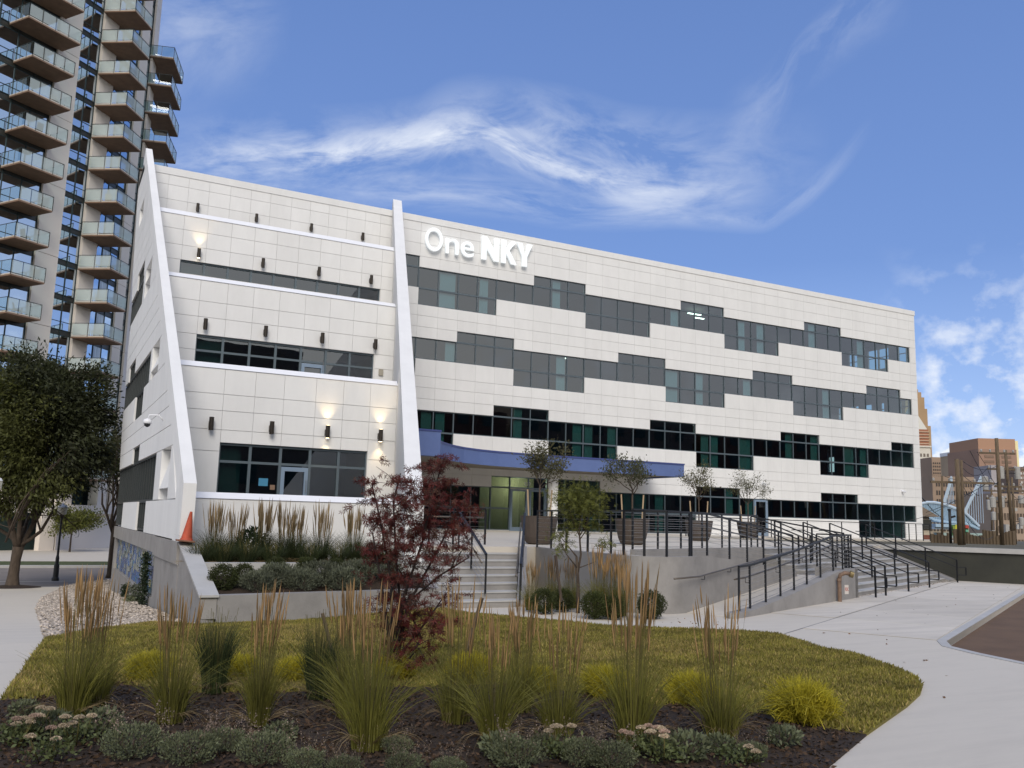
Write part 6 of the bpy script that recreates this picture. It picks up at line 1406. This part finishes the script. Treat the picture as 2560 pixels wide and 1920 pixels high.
bx = make_shrub(1, 0.27, 0.26, 5200, 0.032, BOX)
for i, (ex, ey, r_) in enumerate([(470,850,1.1),(670,800,0.86),(985,750,0.86),(1285,730,0.84),(1575,750,0.82),(1850,700,0.74)]):
    yy = [-25.3,-24.95,-24.62,-24.6,-24.62,-24.6][i]; p = at(440+ex*.2532, 1420, Y=yy); place(bx, p[0], yy, [0.46,0.58,0.70,0.72,0.70,0.70][i], r_, rgp.random()*6, 'round clipped boxwood ball in the lower planter, '+['leftmost and largest','second from left','third from left','fourth from left','fifth from left','rightmost'][i], 'shrub', 'boxwood balls in the planter')
for i, (cx, cy, yy, r_) in enumerate([(1050,1430,-27.0,1.0),(1180,1400,-26.7,0.95),(1400,1440,-28.2,1.05),(1530,1420,-28.4,0.9),(1790,1440,-28.5,1.1)]):
    p = at(980+cx*.3617, 980+(cy+60)*.3617, Y=yy); place(bx, p[0], yy, 0.03, r_*1.05, rgp.random()*6, 'round green shrub at the foot of the curved wall, '+['leftmost','behind the small maple stake','middle','between the middle and last','rightmost at the wall corner'][i], 'shrub', 'round shrubs below the curved wall')
lv = make_shrub(2, 0.42, 0.22, 3600, 0.055, GREY, 0.8, 0.28, name='silvery_shrub')
for i, (ex, ey) in enumerate([(830,890),(1010,850),(1230,880),(1420,830),(1640,880),(1790,820),(2020,800)]):
    yy = -25.35+(890-ey)*0.008; p = at(440+ex*.2532, 1440, Y=yy); place(lv, p[0], yy, 0.42+(yy+25.35)*0.35, (1.0+0.2*rgp.random()), rgp.random()*6, 'loose silvery green shrub in the lower planter, '+['first','second','third','fourth','fifth','sixth','seventh'][i]+' from the left', 'shrub', 'silvery shrubs in the planter')
p = at(440+740*.2532, 1370, Y=-22.5); place(make_shrub(6, 0.32, 0.42, 900, 0.14, FOR, 0.1, 0.3, name='leafy_shrub'), p[0], -22.5, 0.9, 1.0, 0, 'dark leafy rhododendron like shrub among the planter grasses', 'shrub', None)
gd = make_shrub(3, 0.27, 0.16, 4200, 0.13, GOLD, 0.5, strand=True, name='gold_shrub')
for i, (px_, py_, r_) in enumerate([(372,1705,0.95),(600,1700,0.8),(735,1705,0.8),(985,1705,0.85),(1175,1708,1.0),(1345,1735,0.85),(1515,1745,1.0),(1730,1765,0.98),(2008,1810,1.22)]):
    x, y = ground(px_, py_); place(gd, x, y, 0.03, r_, rgp.random()*6, 'golden thread leaf shrub at the lawn edge, '+['leftmost','second, between plumed grasses','third, left of the stake','fourth, under the red maple','fifth, behind tall grasses','sixth, small','seventh, upright','eighth, left of the last grass','rightmost and largest'][i], 'shrub', 'golden shrubs along the lawn edge')
ct = make_shrub(4, 0.30, 0.15, 2300, 0.030, CAT, 0.9, 0.5, name='catmint')
def flower_spikes(par_, seed):
    rg = np.random.default_rng(seed); n = 22; a = rg.random(n)*6.28; rr = 0.32*np.sqrt(rg.random(n)); B0 = np.stack([rr*np.cos(a), rr*np.sin(a), 0.15+0*a], 1); T0 = B0+np.stack([0.1*np.cos(a), 0.1*np.sin(a), 0.25+0.2*rg.random(n)], 1)
    add('stalks', ribbons('stalks', B0, T0, B0*0, 0.003, GST, rg, 2), par_)
    P = (B0[:,None]+(T0-B0)[:,None]*(0.45+0.55*rg.random((n,14,1)))).reshape(-1,3)+rg.normal(size=(n*14,3))*0.010; add('florets', leaf_mesh('florets', P, rg.normal(size=P.shape), 0.017, LM('dusty_mauve_florets', (0.24,0.18,0.14)), rg, 0.7), par_)['kind'] = 'stuff'
flower_spikes(ct, 8)
for i, (px_, py_, r_) in enumerate([(330,1900,1.1),(470,1915,1.0),(560,1885,0.8),(660,1915,1.0),(760,1935,0.7),(860,1945,0.6),(1010,1940,0.65),(1120,1950,0.6),(1290,1925,1.0),(1460,1920,0.9),(1530,1930,0.9),(990,1890,0.6),(1360,1880,0.55),(1880,1905,0.6)]):
    x, y = ground(px_, py_); place(ct, x, y, 0.03, r_*0.8, rgp.random()*6, 'grey green catmint mound along the bottom edge, '+['first','second','third','fourth','fifth','sixth','seventh','eighth','ninth','tenth','eleventh','small one behind the seventh','small one behind the tenth','small one at the right'][i]+(' from the left' if i < 11 else ''), 'flowering plant', 'catmint along the bottom edge')
# sedum: fleshy leaves under flat cream and pink flower heads
SEDL = LM('sedum_leaves', (0.10,0.12,0.04)); SEDF = [LM('cream_sedum_head', (0.55,0.45,0.32)), LM('pink_sedum_head', (0.50,0.36,0.28))]
def sedum(px_, py_, heads, pink, label, h0=0.22):
    rg = np.random.default_rng(px_); x, y = ground(px_, py_); t = thing('sedum', (x,y,0.03), label, 'flowering plant', 'sedum with flat flower heads'); mb = MB()
    hd = []
    for k in range(heads):
        a = rg.random()*6.28; rr = 0.20*math.sqrt((k+0.3)/heads); q = np.array([rr*math.cos(a), rr*math.sin(a), h0*(0.8+0.4*rg.random())]); hd.append(q); mb.tube([(q[0]*0.4,q[1]*0.4,0),(q[0]*0.8,q[1]*0.8,q[2]*0.6),tuple(q)], [0.006,0.005,0.004], 5)
    add('stalks', mesh_of(mb,'stalks',GST), t)
    P = rg.normal(size=(300,3))*np.array([0.10,0.10,0.04])+np.array([0,0,h0*0.45]); P[:,2] = np.maximum(P[:,2],0.01); D_ = rg.normal(size=P.shape); D_[:,2] = abs(D_[:,2]); add('foliage', leaf_mesh('foliage', P, D_, 0.045, SEDL, rg, 0.5), t)
    for k, q in enumerate(hd):
        n = 260; a = rg.random(n)*6.28; rr = 0.042*np.sqrt(rg.random(n)); P = q+np.stack([rr*np.cos(a), rr*np.sin(a), 0.018*(1-(rr/0.042)**2)+0.004*rg.random(n)], 1); D_ = np.stack([0.4*np.cos(a),0.4*np.sin(a),1+0*a],1)
        add('flower_head', leaf_mesh('flower_head', P, D_+rg.normal(size=P.shape)*0.4, 0.014, SEDF[1 if pink[k%len(pink)] else 0], rg, 0.9), t)
sedum(25,1878,5,[0,1],'sedum with cream and pink heads cut by the left edge'); sedum(60,1862,4,[0],'sedum with cream heads near the left edge'); sedum(190,1872,5,[0],'sedum with pale heads above lime leaves, bottom left'); sedum(120,1915,3,[0,1],'low sedum at the bottom left corner')
sedum(1400,1908,4,[0],'cream headed sedum, bottom centre'); sedum(1610,1900,6,[0,1,1],'pink and cream sedum right of centre at the bottom'); sedum(1660,1915,4,[1,0],'low pinkish sedum beside the tall grass at the bottom'); sedum(1850,1918,2,[0],'single pale sedum near the walk corner', 0.14)
# low seedlings on the mulch
sd = make_shrub(9, 0.16, 0.09, 420, 0.05, CAT, 0.5, 0.5, name='low_weed')
for i, (px_, py_) in enumerate([(250,1845),(115,1850),(1250,1900),(1800,1890),(1960,1872),(1720,1905),(60,1800),(700,1860)]):
    x, y = ground(px_, py_); place(sd, x, y, 0.03, 0.8+0.4*rgp.random(), rgp.random()*6, 'small low weed on the dark mulch, '+['left behind pale sedum','far left','below the centre grasses','left of the walk corner','nearest the lawn tip','right of the tall grass','at the left edge','between the left grasses'][i], 'weed', 'low weeds on the mulch')
small_maple(); red_maple()
# timber stakes in the beds
for (a, b, h_, lb) in [((848,1700),(806,1533),0.02,'leaning weathered stake left of the red maple'),((1145,1700),(1205,1495),0.02,'long leaning weathered stake right of the red maple')]:
    x, y = ground(*a); D_ = (Vector((x,y,0))-Vector(CAM)).dot(Vector(_f)); p1 = Vector(CAM+D_*ray(*b)*1.0); ps = Vector((x,y,0)); 
    tag(MB().beam(ps, p1, 0.045, 0.035).build('tree_stake', WOOD if 'WOOD' in globals() else BARK), lb, 'stake', 'stakes in the beds')
p0 = at(980+1172*.3617, 980+1350*.3617, Y=-27.3); p1 = at(980+1130*.3617, 980+1130*.3617, Y=-27.3)
tag(MB().beam(tuple(p0-np.array([0,0,0.3])), tuple(p1), 0.05, 0.04).build('tree_stake', BARK), 'leaning stake beside the small lime maple', 'stake', 'stakes in the beds')
# climbers at the plinth
for i, (kx, ky, h_, w_, m_, lb) in enumerate([(1300,1360,1.5,0.16,FOR,'dark green climber on the plinth beside the mural'),(1225,1330,0.55,0.28,GREY,'pale spreading shrub at the foot of the plinth'),(1072,1290,0.45,0.12,FOR,'small dark plant growing at the foot of the mural'),(1130,1330,0.2,0.22,CAT,'low weeds along the plinth foot')]):
    x, y = ground(kx*.28933, 1120+ky*.28933); x = min(x, XL_O-0.12); rg = np.random.default_rng(90+i); n = int(900*h_+200)
    t = thing('plinth_plant', (x,y,gz(x,y)), lb, 'plant'); P = rg.normal(size=(n,3))*np.array([w_*0.4,w_*0.8,0]); P[:,2] = rg.random(n)*h_; add('foliage', leaf_mesh('foliage', P, rg.normal(size=P.shape), 0.07, m_, rg, 0.5), t)
# ---- stuff: turf blades, bark chips, gravel
def inside_poly(X, Y, poly):
    c = np.zeros(len(X), bool); j = len(poly)-1
    for i in range(len(poly)):
        xi, yi = poly[i][:2]; xj, yj = poly[j][:2]
        if yi != yj: c ^= ((yi > Y) != (yj > Y)) & (X < (xj-xi)*(Y-yi)/(yj-yi)+xi)
        j = i
    return c
def scatter(poly, n, rg, near=None):
    xs = [p[0] for p in poly]; ys = [p[1] for p in poly]; X = rg.uniform(min(xs), max(xs), n*3); Y = rg.uniform(min(ys), max(ys), n*3); k = inside_poly(X, Y, poly)
    return X[k][:n], Y[k][:n]
GZV = np.vectorize(gz)
rg = np.random.default_rng(42)
TURF = LM('turf_blades', (0.215,0.19,0.034), var=0.45, isl=0.45); TURF2 = LM('turf_blades_dry', (0.36,0.27,0.09), var=0.2, isl=0.4)
X, Y = scatter(LAWN_POLY, 210000, rg); n = len(X); Zg = GZV(X, Y)+0.03
patch = np.sin(X*1.7+1.3*np.sin(Y*0.9))*np.sin(Y*1.9+X*0.4); hgt = 0.035+0.03*rg.random(n)+0.03*np.clip(patch-0.45,0,1)
B0 = np.stack([X,Y,Zg], 1); T0 = B0+np.stack([rg.normal(size=n)*0.022, rg.normal(size=n)*0.022, hgt], 1)
dist = np.hypot(X-CAM[0], Y-CAM[1]); D_, A, _b = frames(T0-B0, rg); w = (0.0035+0.0006*dist)[:, None]
V = np.stack([B0-A*w, B0+A*w, T0], 1).reshape(-1,3); dryp = (rg.random(n) < 0.16+0.30*(np.sin(X*0.8+2)*np.sin(Y*0.7) > 0.2)*(Y > -33.5))
o = bpy.data.objects.new('turf', tri_mesh('turf', V, np.arange(3*n).reshape(n,3), [TURF, TURF2], dryp.astype(int))); C.objects.link(o); tag(o, 'short olive green turf with dry straw patches covering the lawn', 'grass', kind='stuff')
CHIP = mat('bark_chips', (0.055,0.032,0.018), 0.95, var=0.5, vscale=9, island=0.6)
X, Y = scatter(MULCH_POLY, 26000, rg); n = len(X); Bc = np.stack([X, Y, GZV(X,Y)+0.03+0.018*rg.random(n)], 1); dd = rg.normal(size=(n,3)); dd[:,2] *= 0.3; 
o = bpy.data.objects.new('bark_chips', leaf_mesh('bark_chips', Bc, dd, 0.05, CHIP, rg, 0.5)); C.objects.link(o); tag(o, 'dark bark chips spread over the planting bed', 'mulch', kind='stuff')
ST = mat('gravel_stones', (0.42,0.36,0.30), 0.85, var=0.35, vscale=7, island=0.45)
X, Y = scatter(GRAVEL_POLY, 11000, rg); n = len(X); r_ = 0.022+0.03*rg.random(n); cz = GZV(X,Y)+0.012+r_*0.4
dirs = np.array([[1,0,0],[0,1,0],[-1,0,0],[0,-1,0],[0,0,0.6],[0,0,-0.6]]); an = rg.random(n)*6.28; ca, sa = np.cos(an), np.sin(an); ax = 0.7+0.9*rg.random(n)
V = np.empty((n,6,3))
for k, d in enumerate(dirs): V[:,k,0] = X+r_*(d[0]*ax*ca-d[1]*sa); V[:,k,1] = Y+r_*(d[0]*ax*sa+d[1]*ca); V[:,k,2] = cz+r_*d[2]
base = np.arange(n)[:, None]*6; Fs = np.concatenate([base+np.array([f]) for f in [(0,1,4),(1,2,4),(2,3,4),(3,0,4),(1,0,5),(2,1,5),(3,2,5),(0,3,5)]])
o = bpy.data.objects.new('gravel', tri_mesh('gravel', V.reshape(-1,3), Fs, ST)); C.objects.link(o); tag(o, 'pale tan river gravel beside the side wall', 'gravel', kind='stuff')

LIT = mat('fallen_leaves', (0.16,0.09,0.04), 0.9, island=0.6, var=0.3)
rg = np.random.default_rng(4); X, Y = scatter([(-8,-39),(-3.2,-34.5),(-1.8,-33),(18,-22.5),(19,-18.5),(9,-23.5),(3,-27.5),(-2,-29.5),(-5,-31)], 130, rg)
X2, Y2 = scatter([(-8.2,-26),(-3.5,-29),(-4.5,-31),(-8.5,-26.5)], 40, rg); u_ = rg.uniform(9.3,22,170); n_ = 0.10-0.16*rg.random(170)**2
X = np.concatenate([X,X2,[Pn(a,b)[0] for a,b in zip(u_,n_)]]); Y = np.concatenate([Y,Y2,[Pn(a,b)[1] for a,b in zip(u_,n_)]]); P = np.stack([X,Y,np.full(len(X),0.008)],1); D_ = rg.normal(size=P.shape); D_[:,2] = 0.12
o = bpy.data.objects.new('leaf_litter', leaf_mesh('leaf_litter', P, D_, 0.05, LIT, rg, 0.6)); C.objects.link(o); tag(o, 'scattered dry leaves blown over the paving', 'leaves', kind='stuff')
